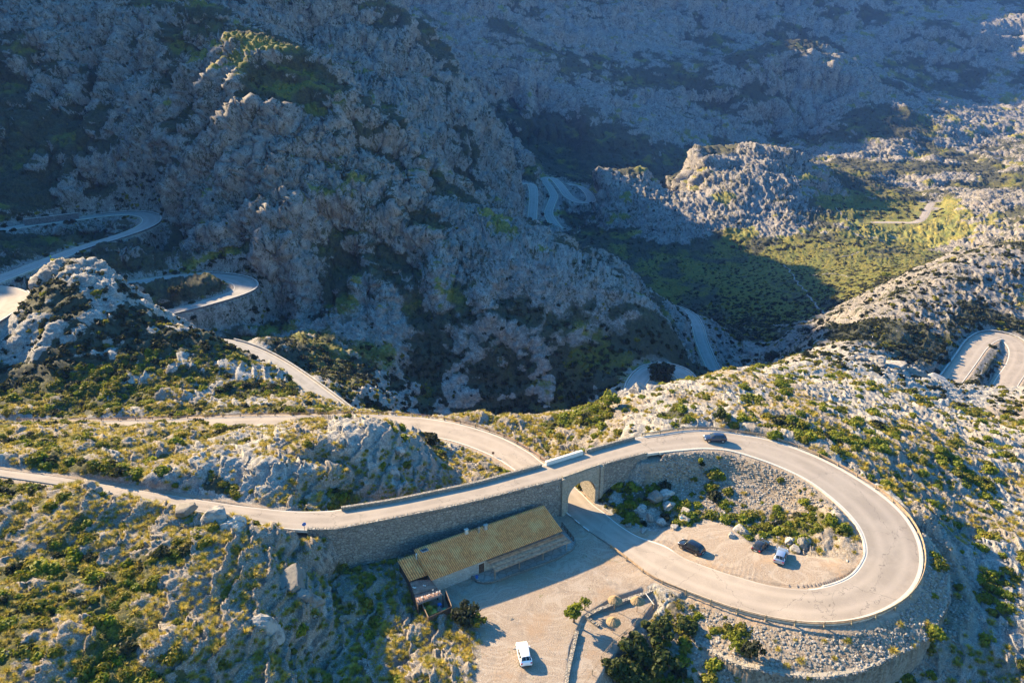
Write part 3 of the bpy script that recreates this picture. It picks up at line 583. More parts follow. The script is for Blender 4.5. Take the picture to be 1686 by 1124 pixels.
def ico_shrub(name, mat, seed):
    bm = bmesh.new(); bmesh.ops.create_icosphere(bm, subdivisions=2, radius=1); r = np.random.RandomState(seed); o = r.rand(3) * 20
    for v in bm.verts:
        p = v.co; k = float(vnoise(np.array([p.x * 2.1 + o[0]]), np.array([p.y * 2.1 + o[1]]), np.array([p.z * 2.1 + o[2]]))[0]) + .6 * float(vnoise(np.array([p.x * 5 + o[1]]), np.array([p.y * 5]), np.array([p.z * 5 + o[2]]))[0])
        v.co = p * (.85 + .45 * k); v.co.z *= .75
    me = bpy.data.meshes.new(name); bm.to_mesh(me); bm.free(); me.materials.append(mat); return me
SH = {'shrub': [leaf_mesh('shrub', M['shrub'], 420, i, .12) for i in range(4)],
      'dark': [leaf_mesh('dark_shrub', M['dark_shrub'], 420, 10 + i, .12) for i in range(3)],
      'green': [leaf_mesh('green_shrub', M['green_shrub'], 420, 20 + i, .12) for i in range(3)],
      'tussock': [tussock_mesh('grass_tussock', M['tussock'], 120, 30 + i) for i in range(4)]}
LOW = {'shrub': [leaf_mesh('shrub_clump', M['shrub'], 60, 40 + i, .30) for i in range(3)], 'dark': [leaf_mesh('shrub_clump', M['dark_shrub'], 60, 50 + i, .30) for i in range(3)],
       'tussock': [tussock_mesh('tussock_clump', M['tussock'], 46, 60 + i) for i in range(2)]}
# distributing over the land's own vertices, weighted by surface area
_e1 = np.stack([np.gradient(PX, axis=0), np.gradient(PY, axis=0), np.gradient(PZZ, axis=0)], -1); _e2 = np.stack([np.gradient(PX, axis=1), np.gradient(PY, axis=1), np.gradient(PZZ, axis=1)], -1)
AREA = np.linalg.norm(np.cross(_e1, _e2), axis=-1)
LIFT = amp * scl * .55
# facing away behind a crest is skipped only by distance: everything within the frame's wedge is planted
def scatter(dens, n, rs, minr=0):
    w = (dens * AREA).ravel().astype(np.float64); w /= w.sum(); c = np.cumsum(w); i = np.searchsorted(c, rs.rand(n)); i = np.unique(i)
    rs.shuffle(i)
    L = LIFT.ravel()[i]; nz = NRM.reshape(-1, 3)[i]
    return i, np.c_[PX.ravel()[i] + nz[:, 0] * L, PY.ravel()[i] + nz[:, 1] * L, PZZ.ravel()[i] + nz[:, 2] * L]
def thin(P, rad):
    # keep points apart with a hash grid
    keep = []; cell = {}
    for k in range(len(P)):
        x, y = P[k, 0], P[k, 1]; r = rad[k]; g = (int(x // 3), int(y // 3)); ok = True
        for a in (-1, 0, 1):
            for b in (-1, 0, 1):
                for j in cell.get((g[0] + a, g[1] + b), ()):
                    if (P[j, 0] - x) ** 2 + (P[j, 1] - y) ** 2 < ((rad[j] + r) * .42) ** 2: ok = False; break
                if not ok: break
            if not ok: break
        if ok: cell.setdefault(g, []).append(k); keep.append(k)
    return np.array(keep, int)
def gn_stuff(name, P, S, meshes, label, rs):
    """one object that grows copies of the given meshes on its own points"""
    me = bpy.data.meshes.new(name); me.vertices.add(len(P)); me.vertices.foreach_set('co', P.astype(np.float32).ravel())
    a = me.attributes.new('size', 'FLOAT', 'POINT'); a.data.foreach_set('value', S.astype(np.float32))
    a = me.attributes.new('turn', 'FLOAT', 'POINT'); a.data.foreach_set('value', (rs.rand(len(P)) * 6.28).astype(np.float32))
    a = me.attributes.new('pick', 'INT', 'POINT'); a.data.foreach_set('value', rs.randint(0, len(meshes), len(P)).astype(np.int32))
    o = bpy.data.objects.new(name, me); COL.objects.link(o); o['kind'] = 'stuff'; o['label'] = label
    pc = bpy.data.collections.new(name + '_kinds')
    for m in meshes: pc.objects.link(bpy.data.objects.new(m.name, m))
    g = bpy.data.node_groups.new(name, 'GeometryNodeTree'); g.interface.new_socket('Geometry', in_out='INPUT', socket_type='NodeSocketGeometry'); g.interface.new_socket('Geometry', in_out='OUTPUT', socket_type='NodeSocketGeometry')
    N = g.nodes; i = N.new('NodeGroupInput'); q = N.new('NodeGroupOutput'); ins = N.new('GeometryNodeInstanceOnPoints'); ci = N.new('GeometryNodeCollectionInfo')
    ci.inputs['Collection'].default_value = pc; ci.inputs['Separate Children'].default_value = True; ci.inputs['Reset Children'].default_value = True
    def at(nm, ty):
        k = N.new('GeometryNodeInputNamedAttribute'); k.data_type = ty; k.inputs['Name'].default_value = nm; return k.outputs['Attribute']
    cx = N.new('ShaderNodeCombineXYZ'); g.links.new(at('turn', 'FLOAT'), cx.inputs[2])
    g.links.new(i.outputs[0], ins.inputs['Points']); g.links.new(ci.outputs[0], ins.inputs['Instance']); ins.inputs['Pick Instance'].default_value = True
    g.links.new(at('pick', 'INT'), ins.inputs['Instance Index']); g.links.new(cx.outputs[0], ins.inputs['Rotation']); g.links.new(at('size', 'FLOAT'), ins.inputs['Scale'])
    g.links.new(ins.outputs[0], q.inputs[0])
    md = o.modifiers.new('grow', 'NODES'); md.node_group = g; return o
rs = np.random.RandomState(11)
inframe = lambda P, m=60: (lambda x, y, z: (x > -m) & (x < 1686 + m) & (y > -m) & (y < 1124 + m))(*project(P))
free = sstep(.8, 1.6, DEDGE) * (DEDGE > .8)
near = RR < 215
def region(x, y):
    if y > 640 and x < 560 and y > 780 + max(0, x - 350) * .25: return 'the foreground hill at lower left'
    if x < 700 and y > 680: return 'the rocky mound between the two roads'
    if x < 1010 and y > 960: return 'the slope below the tiled stone building'
    if 1000 < x < 1430 and 740 < y < 970: return 'the ground inside the hairpin loop'
    if x > 1400 and y > 860: return 'the slope outside the loop at lower right'
    if x < 1250 and y > 960: return 'the slope below the umbrella terrace'
    if x > 1000 and y < 880: return 'the pale rocky hillside above the loop'
    return 'the grassy strip behind the bridge'
def place(mesh, nm, p, s, label, cat, group, rz=None):
    o = bpy.data.objects.new(nm, mesh); COL.objects.link(o); o.location = p; o.scale = (s, s, s); o.rotation_euler = (0, 0, rs.rand() * 6.28 if rz is None else rz)
    o['label'] = label; o['category'] = cat; o['group'] = group; return o
WORD = {'tussock': 'golden green grass tussock on ', 'shrub': 'olive green rounded shrub on ', 'dark': 'dark green dense shrub on ', 'green': 'bright green leafy shrub on '}
def plant(kind, dens, n, s0, s1, top, sink=.1, nm=None, cat=None):
    global rs
    i, P = scatter(dens, n, rs); S = s0 + (s1 - s0) * rs.rand(len(i)) ** 1.7
    m = inframe(P, 100); i, P, S = i[m], P[m], S[m]
    k = thin(P, S); P, S = P[k], S[k]; P[:, 2] -= sink * S
    x, y, z = project(P); app = S / z; order = np.argsort(-app); ind = order[:top]; rest = order[top:]
    for j in ind:
        rg = region(x[j], y[j])
        place(SH[kind][rs.randint(len(SH[kind]))], nm, P[j], S[j], WORD[kind] + rg, cat, cat + 's on ' + rg)
    print(kind, len(P)); return P[rest], S[rest]
open_ = free * near
d_t = (grass * (1 - .45 * scrub) * .9 + .14) * np.where((GX > 12) & (GY > 95), .22, 1) * (1 - .8 * rubble) * open_ * np.clip(1.15 - gravel, 0.05, 1) * sstep(.45, .7, N2[..., 2] + .2 * (GX < 0)) * (1 - .6 * np.clip(rockP, 0, 1))
tP, tS = plant('tussock', d_t, 30000, .5, 1.15, 290, .15, 'grass_tussock', 'grass tussock')
gn_stuff('grass_tussocks', tP, tS, SH['tussock'], 'golden green tussocks covering the near slopes', rs)
right = (GX > 20) & (GY > 95)
d_s = (sstep(.3, .8, scrub) * 1.0 + .05) * open_ * (1 - .8 * gravel)
sP, sS = plant('shrub', d_s * (1 - .5 * (GX < 0)), 4200, .5, 2.1, 150, .1, 'shrub', 'shrub')
gn_stuff('low_shrubs', sP, sS, SH['shrub'], 'olive shrubs covering the near slopes', rs)
dP, dS = plant('dark', d_s * sstep(.5, 1, scrub + vegP), 700, .7, 2.2, 60, .1, 'dark_shrub', 'shrub')
gn_stuff('dark_scrub', dP, dS, SH['dark'], 'dark green scrub covering the near slopes', rs)
gP, gS = plant('green', d_s * ((GX > 0) + .2), 2600, .6, 2.2, 60, .1, 'green_shrub', 'shrub')
gn_stuff('green_scrub', gP, gS, SH['green'], 'bright green scrub covering the near slopes', rs)
# the valley and the mountains: nobody could count these
def far_plants(name, dens, n, s0, s1, meshes, label, k=1.0):
    i, P = scatter(dens, n, rs); S = s0 + (s1 - s0) * rs.rand(len(i)) ** 2; m = inframe(P, 60); P, S = P[m], S[m] * k
    P[:, 2] -= .1 * S; gn_stuff(name, P, S, meshes, label, rs); print(name, len(P))
midm = (RR >= 215) * (RR < 640) * free * (.15 + .85 * quiet); farm = (RR >= 640) * (RR < 2000) * free
far_plants('valley_shrubs', (sstep(.15, .8, scrub) + .22) * midm, 80000, .4, 1.9, LOW['dark'], 'dark scrub dotting the mountainside')
far_plants('valley_bushes', (sstep(.1, .7, grass) * .8 + .12) * midm, 16000, .6, 1.7, LOW['shrub'], 'olive scrub dotting the mountainside')
far_plants('mountain_scrub', (sstep(.15, .8, scrub) + .22) * farm, 80000, .9, 3.4, LOW['dark'], 'dark scrub dotting the far mountainside')

# ---------------------------------------------------------------- loose rock
def mat_rock():
    t = NT('loose_limestone', .95); P = t.obj(); r = t.new('ShaderNodeObjectInfo').outputs['Random']
    c = t.mix(r, (.20, .18, .15), (.40, .37, .33)); c = t.mix(t.ramp(t.noise(P, 2.2, 5, .7), .42, .66), c, (.13, .12, .11)); t.color(c); t.bump(t.noise(P, 3, 5, .7), .8, .2); return t.m
M['stone'] = mat_rock()
def rock_mesh(name, seed, sub=2, flatten=.7):
    bm = bmesh.new(); bmesh.ops.create_icosphere(bm, subdivisions=sub, radius=1); r = np.random.RandomState(seed); o = r.rand(3) * 20
    co = np.array([v.co[:] for v in bm.verts]); k = vnoise(co[:, 0] * 1.3 + o[0], co[:, 1] * 1.3 + o[1], co[:, 2] * 1.3 + o[2]) + .5 * np.abs(vnoise(co[:, 0] * 3 + o[1], co[:, 1] * 3, co[:, 2] * 3 + o[2])) + .2 * vnoise(co[:, 0] * 8 + o[1], co[:, 1] * 8, co[:, 2] * 8)
    q = r.normal(size=(7, 3)); q /= np.linalg.norm(q, axis=1)[:, None]
    co = co * (.85 + .35 * k)[:, None]
    for n_, d in zip(q, r.uniform(.45, .75, 7)):          # facets cut flat
        h = co @ n_; m = h > d; co[m] -= ((h[m] - d) * .85)[:, None] * n_
    co[:, 2] *= flatten
    for v, c in zip(bm.verts, co): v.co = c
    me = bpy.data.meshes.new(name); bm.to_mesh(me); bm.free(); me.materials.append(M['stone']); return me
STN = [rock_mesh('stone', i, 1) for i in range(5)]
def stones(name, dens, n, s0, s1, label):
    i, P = scatter(dens, n, rs); S = s0 + (s1 - s0) * rs.rand(len(i)) ** 2.5; m = inframe(P, 40); P, S = P[m], S[m]; L = (LIFT.ravel()[i][m] > 0)
    gn_stuff(name, P, S, STN, label, rs)
stones('rubble_stones', rubble * near * (DEDGE > .5) * (DEDGE < 90), 16000, .10, .42, 'loose rubble stones on the banks of the loop')
stones('loose_stones', (1 - .6 * scrub) * near * free * (1 - .7 * gravel) + .03 * near * (gravel > .5) * (DEDGE > -6) * (DEDGE < 0), 14000, .08, .5, 'loose pale stones on the near slopes')
# ---------------------------------------------------------------- building blocks
def link(name, bm, mat, parent=None, smooth=False, recalc=True):
    if recalc: bmesh.ops.recalc_face_normals(bm, faces=bm.faces)
    me = bpy.data.meshes.new(name); bm.to_mesh(me); bm.free()
    for m in (mat if isinstance(mat, (list, tuple)) else [mat]): me.materials.append(m)
    if smooth: me.polygons.foreach_set('use_smooth', [True] * len(me.polygons))
    o = bpy.data.objects.new(name, me); COL.objects.link(o)
    if parent: o.parent = parent
    return o
def thing(name, label, cat, loc=(0, 0, 0), rz=0, group=None):
    o = bpy.data.objects.new(name, None); COL.objects.link(o); o.location = loc; o.rotation_euler = (0, 0, rz); o.empty_display_size = .5
    o['label'] = label; o['category'] = cat
    if group: o['group'] = group
    return o
def tag(o, label, cat, group=None):
    o['label'] = label; o['category'] = cat
    if group: o['group'] = group
    return o
def box(bm, c, s, rz=0, bev=0, mi=0, rx=0, ry=0):
    r = bmesh.ops.create_cube(bm, size=1); M4 = Matrix.Translation(c) @ Matrix.Rotation(rz, 4, 'Z') @ Matrix.Rotation(ry, 4, 'Y') @ Matrix.Rotation(rx, 4, 'X') @ Matrix.Diagonal((*s, 1))
    bmesh.ops.transform(bm, matrix=M4, verts=r['verts'])
    for f in {f for v in r['verts'] for f in v.link_faces}: f.material_index = mi
    if bev:
        e = list({e for v in r['verts'] for e in v.link_edges}); bmesh.ops.bevel(bm, geom=e, offset=bev, segments=1, affect='EDGES')
def tube(bm, p, q, r0, r1=None, n=8, cap=True):
    p, q = Vector(p), Vector(q); d = q - p; r1 = r0 if r1 is None else r1
    r = bmesh.ops.create_cone(bm, cap_ends=cap, segments=n, radius1=r0, radius2=r1, depth=d.length)
    bmesh.ops.transform(bm, matrix=Matrix.Translation((p + q) / 2) @ d.to_track_quat('Z', 'Y').to_matrix().to_4x4(), verts=r['verts'])
def hland(x, y):
    r = math.hypot(x, y); a = math.atan2(x, y)
    fa = (a - AZ[0]) / (AZ[-1] - AZ[0]) * (NA - 1); fr = np.interp(math.log(r), LR, np.arange(NR))
    return float(bil(HT, np.array([fa]), np.array([fr]))[0])
def mat_stone(name, a, b, joint, sc=1.6, flat=.8, bumpd=.12, zs=1.4):
    """rubble masonry: irregular stones with darker joints"""
    t = NT(name, .95); P = t.scale(t.pos(), (1, 1, zs)); W = t.vadd(P, t.scale(t.noise(P, 1.2, 2, .5, 'Color'), (.35, .35, .35)))
    v = t.new('ShaderNodeTexVoronoi', feature='F1'); t.L(W, v.inputs['Vector']); v.inputs['Scale'].default_value = sc
    e = t.voro(W, sc, 'DISTANCE_TO_EDGE'); q = t.new('ShaderNodeSeparateColor'); t.L(v.outputs['Color'], q.inputs[0])
    c = t.mix(q.outputs[0], a, b); c = t.mix(t.ramp(t.noise(P, 9, 3, .6), .35, .7, 0, .5), c, tuple(x * .6 for x in a)); c = t.mix(t.ramp(t.noise(P, .3, 3, .6), .45, .7, 0, .5), c, tuple(x * .75 for x in b))
    c = t.mix(t.ramp(e, .02, .09, 1, 0), c, joint); t.color(c)
    h = t.math('ADD', t.ramp(e, 0, .16), t.math('MULTIPLY', t.noise(P, 7, 3, .6), .4)); t.bump(h, .9, bumpd); return t.m
M['masonry'] = mat_stone('rubble_masonry', (.22, .20, .175), (.36, .335, .29), (.13, .115, .10), 1.7)
M['masonry_far'] = mat_stone('dry_stone_wall', (.12, .118, .12), (.20, .198, .20), (.07, .07, .072), 1.1)
M['cut_stone'] = mat_stone('cut_stone', (.30, .26, .20), (.38, .335, .27), (.22, .19, .15), 1.1, .8, .04)
M['parapet'] = mat_stone('parapet_stone', (.26, .23, .19), (.38, .35, .30), (.16, .14, .12), 2.4)
M['white_wall'] = flat_mat('whitewashed_block', (.56, .54, .50), .8, 0, .12, 3)
M['rubble'] = mat_stone('loose_rubble', (.17, .15, .13), (.36, .32, .27), (.10, .085, .07), 1.5, .8, .3, 1)

def ribbon_wall(name, line, thick, mat, top=0., bottom=None, parent=None, cap=.0, jag=0.):
    """solid wall along a plan line: line = [(x, y, ztop, zbottom)], thickness to the left of travel"""
    L = np.array(line, float); T = np.gradient(L[:, :2], axis=0); T /= np.linalg.norm(T, axis=1)[:, None] + 1e-9; N = np.c_[-T[:, 1], T[:, 0]] * thick
    bm = bmesh.new(); rows = []; r = random.Random(len(L))
    for k in range(len(L)):
        j = r.uniform(-jag, jag); a = L[k, :2]; b = a + N[k]; zt, zb = L[k, 2] + j, L[k, 3]; nz = max(1, 1)
        rows.append([bm.verts.new((*a, zb)), bm.verts.new((*a, zt)), bm.verts.new((*b, zt)), bm.verts.new((*b, zb))])
    for p, q in zip(rows, rows[1:]):
        for i in range(3): bm.faces.new((p[i], q[i], q[i + 1], p[i + 1]))
    bm.faces.new(rows[0]); bm.faces.new(rows[-1][::-1])
    return link(name, bm, mat, parent)

# ---------------------------------------------------------------- the bridge: a curved causeway wall with one arch
EU = RD['road_upper']['E']
def up_at(px, side):            # point on the far (0) or near (1) edge of the upper road whose photo x is nearest px
    Pp = EU[:, :3] if side == 0 else EU[:, 3:]; x, y, z = project(Pp); k = np.argmin(np.abs(x - px) + (y > 880) * 999 + (np.arange(len(x)) > 200) * 9999); return k
kA, kB = up_at(505, 1), up_at(1068, 1)
br = thing('road_bridge', 'long curved rubble stone bridge wall pierced by one arch, carrying the upper road', 'bridge')
# arch position measured in the photo on the near face: opening x 931..985, springing half-way up
near = EU[kA:kB + 1, 3:]; farE = EU[kA:kB + 1, :3]
def param_at(px, P):
    x, y, z = project(P); k = int(np.argmax(x > px)); k = max(k, 1); f = (px - x[k - 1]) / (x[k] - x[k - 1]); return P[k - 1] * (1 - f) + P[k] * f, k
aL, kL = param_at(927, near); aR, kR = param_at(990, near)
fL_, kfL = param_at(905, farE); fR_, kfR = param_at(966, farE)
def zbot(p): return min(hland(p[0], p[1]), p[2] - 1) - 1.2
zf = 0.
def face_wall(name, P, out, mat, zt=0.05, th=.55):
    line = [(p[0], p[1], p[2] + zt, min(-.8, zbot(p)) if True else 0) for p in P]
    return ribbon_wall(name, line, th * out, mat, parent=br)
nl = np.vstack([near[:kL], aL]); nr = np.vstack([aR, near[kR:]])
face_wall('wall', nl, 1, M['masonry'], .22); 
# to the right of the arch the ground climbs to meet the road
face_wall('wall', nr, 1, M['masonry'], .22)
fl = np.vstack([farE[:kfL], fL_]); fr = np.vstack([fR_, farE[kfR:]])
face_wall('wall', fl, -1, M['masonry'], .0); face_wall('wall', fr, -1, M['masonry'], .0)
# arch block: a tunnel between the two faces
def arch_block():
    a0, a1, b0, b1 = [Vector(v) for v in (aL, aR, fL_, fR_)]; bm = bmesh.new(); out = (a0 + a1 - b0 - b1); out.z = 0; out.normalize()
    a0 = a0 + out * .12; a1 = a1 + out * .12; b0 = b0 - out * .05; b1 = b1 - out * .05
    top = (a0.z + a1.z) / 2 + .30; zb = -1.5; jam = .14; spring = 2.6; n = 16
    def ring(p, q):
        inner = []; w = (q - p).length; 
        f0, f1 = jam, 1 - jam; r_ = (f1 - f0) / 2 * w
        pts = [(f0, zb), (f0, spring)] + [(.5 - (f1 - f0) / 2 * math.cos(math.pi * i / n), spring + min(r_, 2.9) * math.sin(math.pi * i / n)) for i in range(1, n)] + [(f1, spring), (f1, zb)]
        return [bm.verts.new((p.x + (q.x - p.x) * f, p.y + (q.y - p.y) * f, z)) for f, z in pts]
    def outer(p, q, m):
        o = [(0, zb), (0, spring)] + [(i / n, top) for i in range(1, n)] + [(1, spring), (1, zb)]
        return [bm.verts.new((p.x + (q.x - p.x) * f, p.y + (q.y - p.y) * f, z if z != top else p.z * (1 - f) + q.z * f + .28)) for f, z in o]
    ra, oa, rb, ob = ring(a0, a1), outer(a0, a1, 0), ring(b0, b1), outer(b0, b1, 0)
    for i in range(len(ra) - 1):
        f1 = bm.faces.new((ra[i], ra[i + 1], oa[i + 1], oa[i])); f2 = bm.faces.new((rb[i + 1], rb[i], ob[i], ob[i + 1])); f1.material_index = 0
        f3 = bm.faces.new((ra[i + 1], ra[i], rb[i], rb[i + 1])); f3.material_index = 1
    bm.faces.new((oa[0], oa[1], ob[1], ob[0])); bm.faces.new((oa[-2], oa[-1], ob[-1], ob[-2]))
    return link('arch', bm, [M['cut_stone'], M['parapet']], br)
arch_block()
# arch parapet, pilasters and the capping slab
def low_wall(name, P, h, w, mat, parent, sink=.15):
    c = [(p[0], p[1], p[2] + h, p[2] - sink) for p in P]; return ribbon_wall(name, c, w, mat, parent=parent)
def sub(P, x0, x1):
    a, ka = param_at(x0, P); b, kb = param_at(x1, P); return np.vstack([a, P[ka:kb], b])
U0 = EU[:, 3:]; F0 = EU[:, :3]; mainU = slice(30, 130)
low_wall('coping', sub(near, 927, 990) + (0, 0, .12), .28, .5, M['cut_stone'], br)
# far parapets: stone, then whitewashed block, then stone
low_wall('parapet', sub(F0[mainU], 562, 890), .62, -.5, M['parapet'], br)
low_wall('parapet', sub(F0[mainU], 897, 957), .85, -.55, M['white_wall'], br)
low_wall('parapet', sub(F0[mainU], 963, 1043), .72, -.5, M['parapet'], br)
# grey pilasters beside the arch
for p in (aL, aR):
    bm = bmesh.new(); d = Vector(aR - aL); rz = math.atan2(d.y, d.x); nrm = Vector((d.y, -d.x, 0)).normalized()
    c = Vector(p) + nrm * .15; box(bm, (c.x, c.y, (c.z - 1) / 2), (.75, .55, c.z + 1.3), rz); link('pilaster', bm, M['cut_stone'], br)
# rails of wood on posts
M['rail_wood'] = flat_mat('weathered_rail', (.30, .21, .13), .8, 0, .3, 2)
M['rust'] = flat_mat('rusty_steel', (.20, .12, .075), .7, .3, .3, 3)
M['post'] = flat_mat('rail_post', (.30, .24, .16), .85, 0, .3, 2)
def guardrail(label, P, off, h=.62, step=3.9, rails=2, group='guardrails along the road', mat='rail_wood', rr=.09, w=.08, post=.2, name='guardrail', maxp=90):
    P = np.array(P); T = np.gradient(P[:, :2], axis=0); T /= np.linalg.norm(T, axis=1)[:, None]; N = np.c_[-T[:, 1], T[:, 0]]; Q_ = P.copy(); Q_[:, :2] += N * off
    s = np.r_[0, np.cumsum(np.linalg.norm(np.diff(Q_[:, :2], axis=0), axis=1))]; n = min(maxp, max(2, int(s[-1] / step))); g = thing(name, label, 'guardrail', tuple(Q_[0]), 0, group); o0 = Vector(Q_[0])
    u = np.linspace(0, s[-1], n + 1); pos = np.stack([np.interp(u, s, Q_[:, i]) for i in range(3)], 1)
    bm = bmesh.new(); uu = np.linspace(0, s[-1], n * 3 + 1); rp = np.stack([np.interp(uu, s, Q_[:, i]) for i in range(3)], 1)
    for lv in ([h] if rails == 1 else [h, h * .55]):
        for a, b in zip(rp, rp[1:]):
            a = Vector(a) - o0 + Vector((0, 0, lv)); b = Vector(b) - o0 + Vector((0, 0, lv)); tube(bm, a, b, rr, n=6, cap=False)
    link('rail', bm, M[mat], g)
    bm = bmesh.new(); box(bm, (0, 0, (h + .12) / 2 - .3), (post, post, h + .12 + .6), 0, .03); me = bpy.data.meshes.new('post'); bm.to_mesh(me); bm.free(); me.materials.append(M['post'])
    for p in pos:
        o = bpy.data.objects.new('post', me); COL.objects.link(o); o.parent = g; o.location = Vector(p) - o0
    return g
i0 = up_at(1060, 0); i1 = int(np.argmin(np.linalg.norm(F0[:, :2] - np.array(PH(1119, 968, 1.0))[:2], axis=1)))
guardrail('wooden two rail guardrail curving round the outside of the hairpin loop', F0[i0:i1 + 18], .55, .55)
FL = RD['road_lower']['E'][:, :3]
guardrail('rusty guardrail along the far edge of the lower road left of the bridge', FL[3:-8], -.5, .6, 4.0, 2, mat='rust', rr=.07)
# ---------------------------------------------------------------- retaining walls of the far hairpins and of the loop
def ret_wall(name, label, P, depth, group, cope=.45, th=.5, mat='masonry_far'):
    g = thing(name, label, 'retaining wall', tuple(P[0]), 0, group); o0 = np.array(P[0])
    P = np.array(P); L = [(p[0] - o0[0], p[1] - o0[1], p[2] + cope - o0[2], p[2] - depth(i / (len(P) - 1)) - o0[2]) for i, p in enumerate(P)]
    ribbon_wall('wall_face', L, th, M[mat], parent=g)
    C2 = [(a, b, t + .12, t - .05) for a, b, t, _ in L]; ribbon_wall('coping', C2, th * 1.1, M['white_far'], parent=g); return g
M['white_far'] = flat_mat('pale_coping', (.36, .35, .33), .9, 0, .2, .5)
def krange(E, x0, x1, y0=-1e9, y1=1e9):
    c = (E[:, :3] + E[:, 3:]) / 2; x, y, z = project(c); k = np.where((x >= x0) & (x <= x1) & (y >= y0) & (y <= y1))[0]; return k
def off(P, d):
    T = np.gradient(P[:, :2], axis=0); T /= np.linalg.norm(T, axis=1)[:, None] + 1e-9; Q_ = P.copy(); Q_[:, :2] += np.c_[-T[:, 1], T[:, 0]] * d; return Q_
E1 = RD['road_hp1']['E']; k = krange(E1, 110, 260, 340, 425); ret_wall('retaining_wall', 'grey stone retaining wall under the upper left hairpin', off(E1[k[0]:k[-1] - 3, 3:], -.35), lambda t: 6 + 8 * math.sin(math.pi * min(1, t * 1.1)), 'retaining walls under hairpin bends')
E2 = RD['road_hp2']['E']; k = krange(E2, 255, 430, 440, 524); k = k[k < 80]; ret_wall('retaining_wall', 'tall grey stone retaining wall under the second hairpin, left of the ravine', off(E2[k[8]:k[-1], :3], .35)[::-1], lambda t: 7 + 9 * math.sin(math.pi * min(1, .1 + t * .9)), 'retaining walls under hairpin bends')
E3 = RD['road_left']['E']; ret_wall('retaining_wall', 'low stone wall under the sunlit bend at the left edge', off(E3[4:24, 3:], -.3), lambda t: 5, 'retaining walls under hairpin bends')
E4 = RD['road_right']['E']; ret_wall('roadside_wall', 'dark low wall outside the sunlit hairpin at right', off(E4[2:34, :3], .3)[::-1], lambda t: 2.5, 'low walls beside far roads', .5, .5)
kk = [(40,366,-1.2),(75,362,-1),(105,358,-.8),(130,355,-.6)]; ret_wall('roadside_wall', 'low grey wall behind the road at upper left', [PH(x, y + 3, h) for x, y, h in kk], lambda t: 3, 'low walls beside far roads', 2.2, .6)
def kerb(name, label, P, h, w, mat, group, cat='kerb'):
    o = ribbon_wall(name, [(p[0], p[1], p[2] + h, p[2] - 1.2) for p in P], w, M[mat]); tag(o, label, cat, group)
# low concrete edge walls that line the far roads
E5 = RD['road_hp2']['E']; k = krange(E5, 372, 590, 560, 700); kerb('road_edge_wall', 'pale low wall along the far side of the road descending behind the bright crest', off(E5[k[0]:k[-1], :3], .25), .55, .35, 'white_far', 'low walls beside far roads', 'wall')
E6 = RD['road_hp4']['E']; kerb('road_edge_wall', 'pale low wall along the road running down the shaded slope at centre right', off(E6[:, 3:], -.25)[::-1], .6, .4, 'white_far', 'low walls beside far roads', 'wall')
E7 = RD['road_hp3']['E']; kerb('road_edge_wall', 'pale low wall round the small shaded hairpin left of the pale hill', off(E7[:, :3], .25), .5, .35, 'white_far', 'low walls beside far roads', 'wall')
# the loop's own wall
W = EMBW[8:]; g = thing('retaining_wall', 'curved rubble retaining wall at the foot of the bank outside the loop', 'retaining wall', tuple(W[0])); o0 = W[0]
ribbon_wall('wall_face', [(p[0] - o0[0], p[1] - o0[1], p[2] + .12 - o0[2], min(p[2] - 4.5, hland(p[0] * 1.0, p[1]) - 3) - o0[2]) for p in W], .7, M['masonry'], parent=g)
ribbon_wall('coping', [(p[0] - o0[0], p[1] - o0[1], p[2] + .22 - o0[2], p[2] + .05 - o0[2]) for p in W], .8, M['cut_stone'], parent=g)
# pale kerbs of the loop road
_xk = project(EU[:, 3:])[0]; _kk = np.arange(len(EU)); _q2 = int(np.argmin(np.abs(_xk - 1345) + 999 * (_kk < 180))); _q1 = int(np.argmin(np.abs(project(EU[:, :3])[0] - 1119) + 999 * (_kk < 180)))
M['kerb'] = flat_mat('worn_kerb', (.46, .42, .36), .9, 0, .15, 2)
for side, sgn, k0, k1 in ((0, 1, 96, _q1), (1, -1, 100, _q2)):
    P_ = EU[k0:k1, 3 * side:3 * side + 3]; o = ribbon_wall('kerb', [(p[0], p[1], p[2] + .055, p[2] - .5) for p in off(P_, 0)], .26 * sgn, M['kerb']); o['kind'] = 'structure'
# ---------------------------------------------------------------- the tiled stone building
def mat_tiles():
    t = NT('clay_roof_tiles', .8); P = t.obj(); n = t.noise(t.scale(P, (3.3, 2.2, 1)), 1, 4, .7); n2 = t.noise(P, .5, 3, .6)
    c = t.mix(t.ramp(n, .3, .7), (.50, .17, .05), (.92, .40, .13)); c = t.mix(t.ramp(n2, .42, .7, 0, .7), c, (.78, .48, .20)); c = t.mix(t.ramp(t.noise(P, 7, 3, .6), .6, .75, 0, .6), c, (.20, .12, .06))
    rb = t.attr('rib'); c = t.mix(t.ramp(rb, -.2, -.8, 0, .72), c, (.13, .075, .035)); c = t.mix(t.ramp(rb, .3, 1, 0, .3), c, (.85, .50, .22))  # rib troughs darkened and crests paled in the colour, standing in for shading
    t.color(c); return t.m
M['tiles'] = mat_tiles(); M['plaster'] = flat_mat('rough_plaster', (.50, .46, .40), .9, 0, .2, 1.5); M['dark'] = flat_mat('dark_opening', (.02, .02, .022), .6)
M['corr'] = flat_mat('corrugated_sheet', (.22, .14, .105), .7, .1, .3, 1.2); M['timber'] = flat_mat('dark_timber', (.075, .05, .035), .85, 0, .3, 3); M['concrete'] = flat_mat('concrete', (.33, .31, .28), .9, 0, .15, 1.5)
M['reed'] = flat_mat('reed_awning', (.36, .20, .12), .9, 0, .35, 2.0)
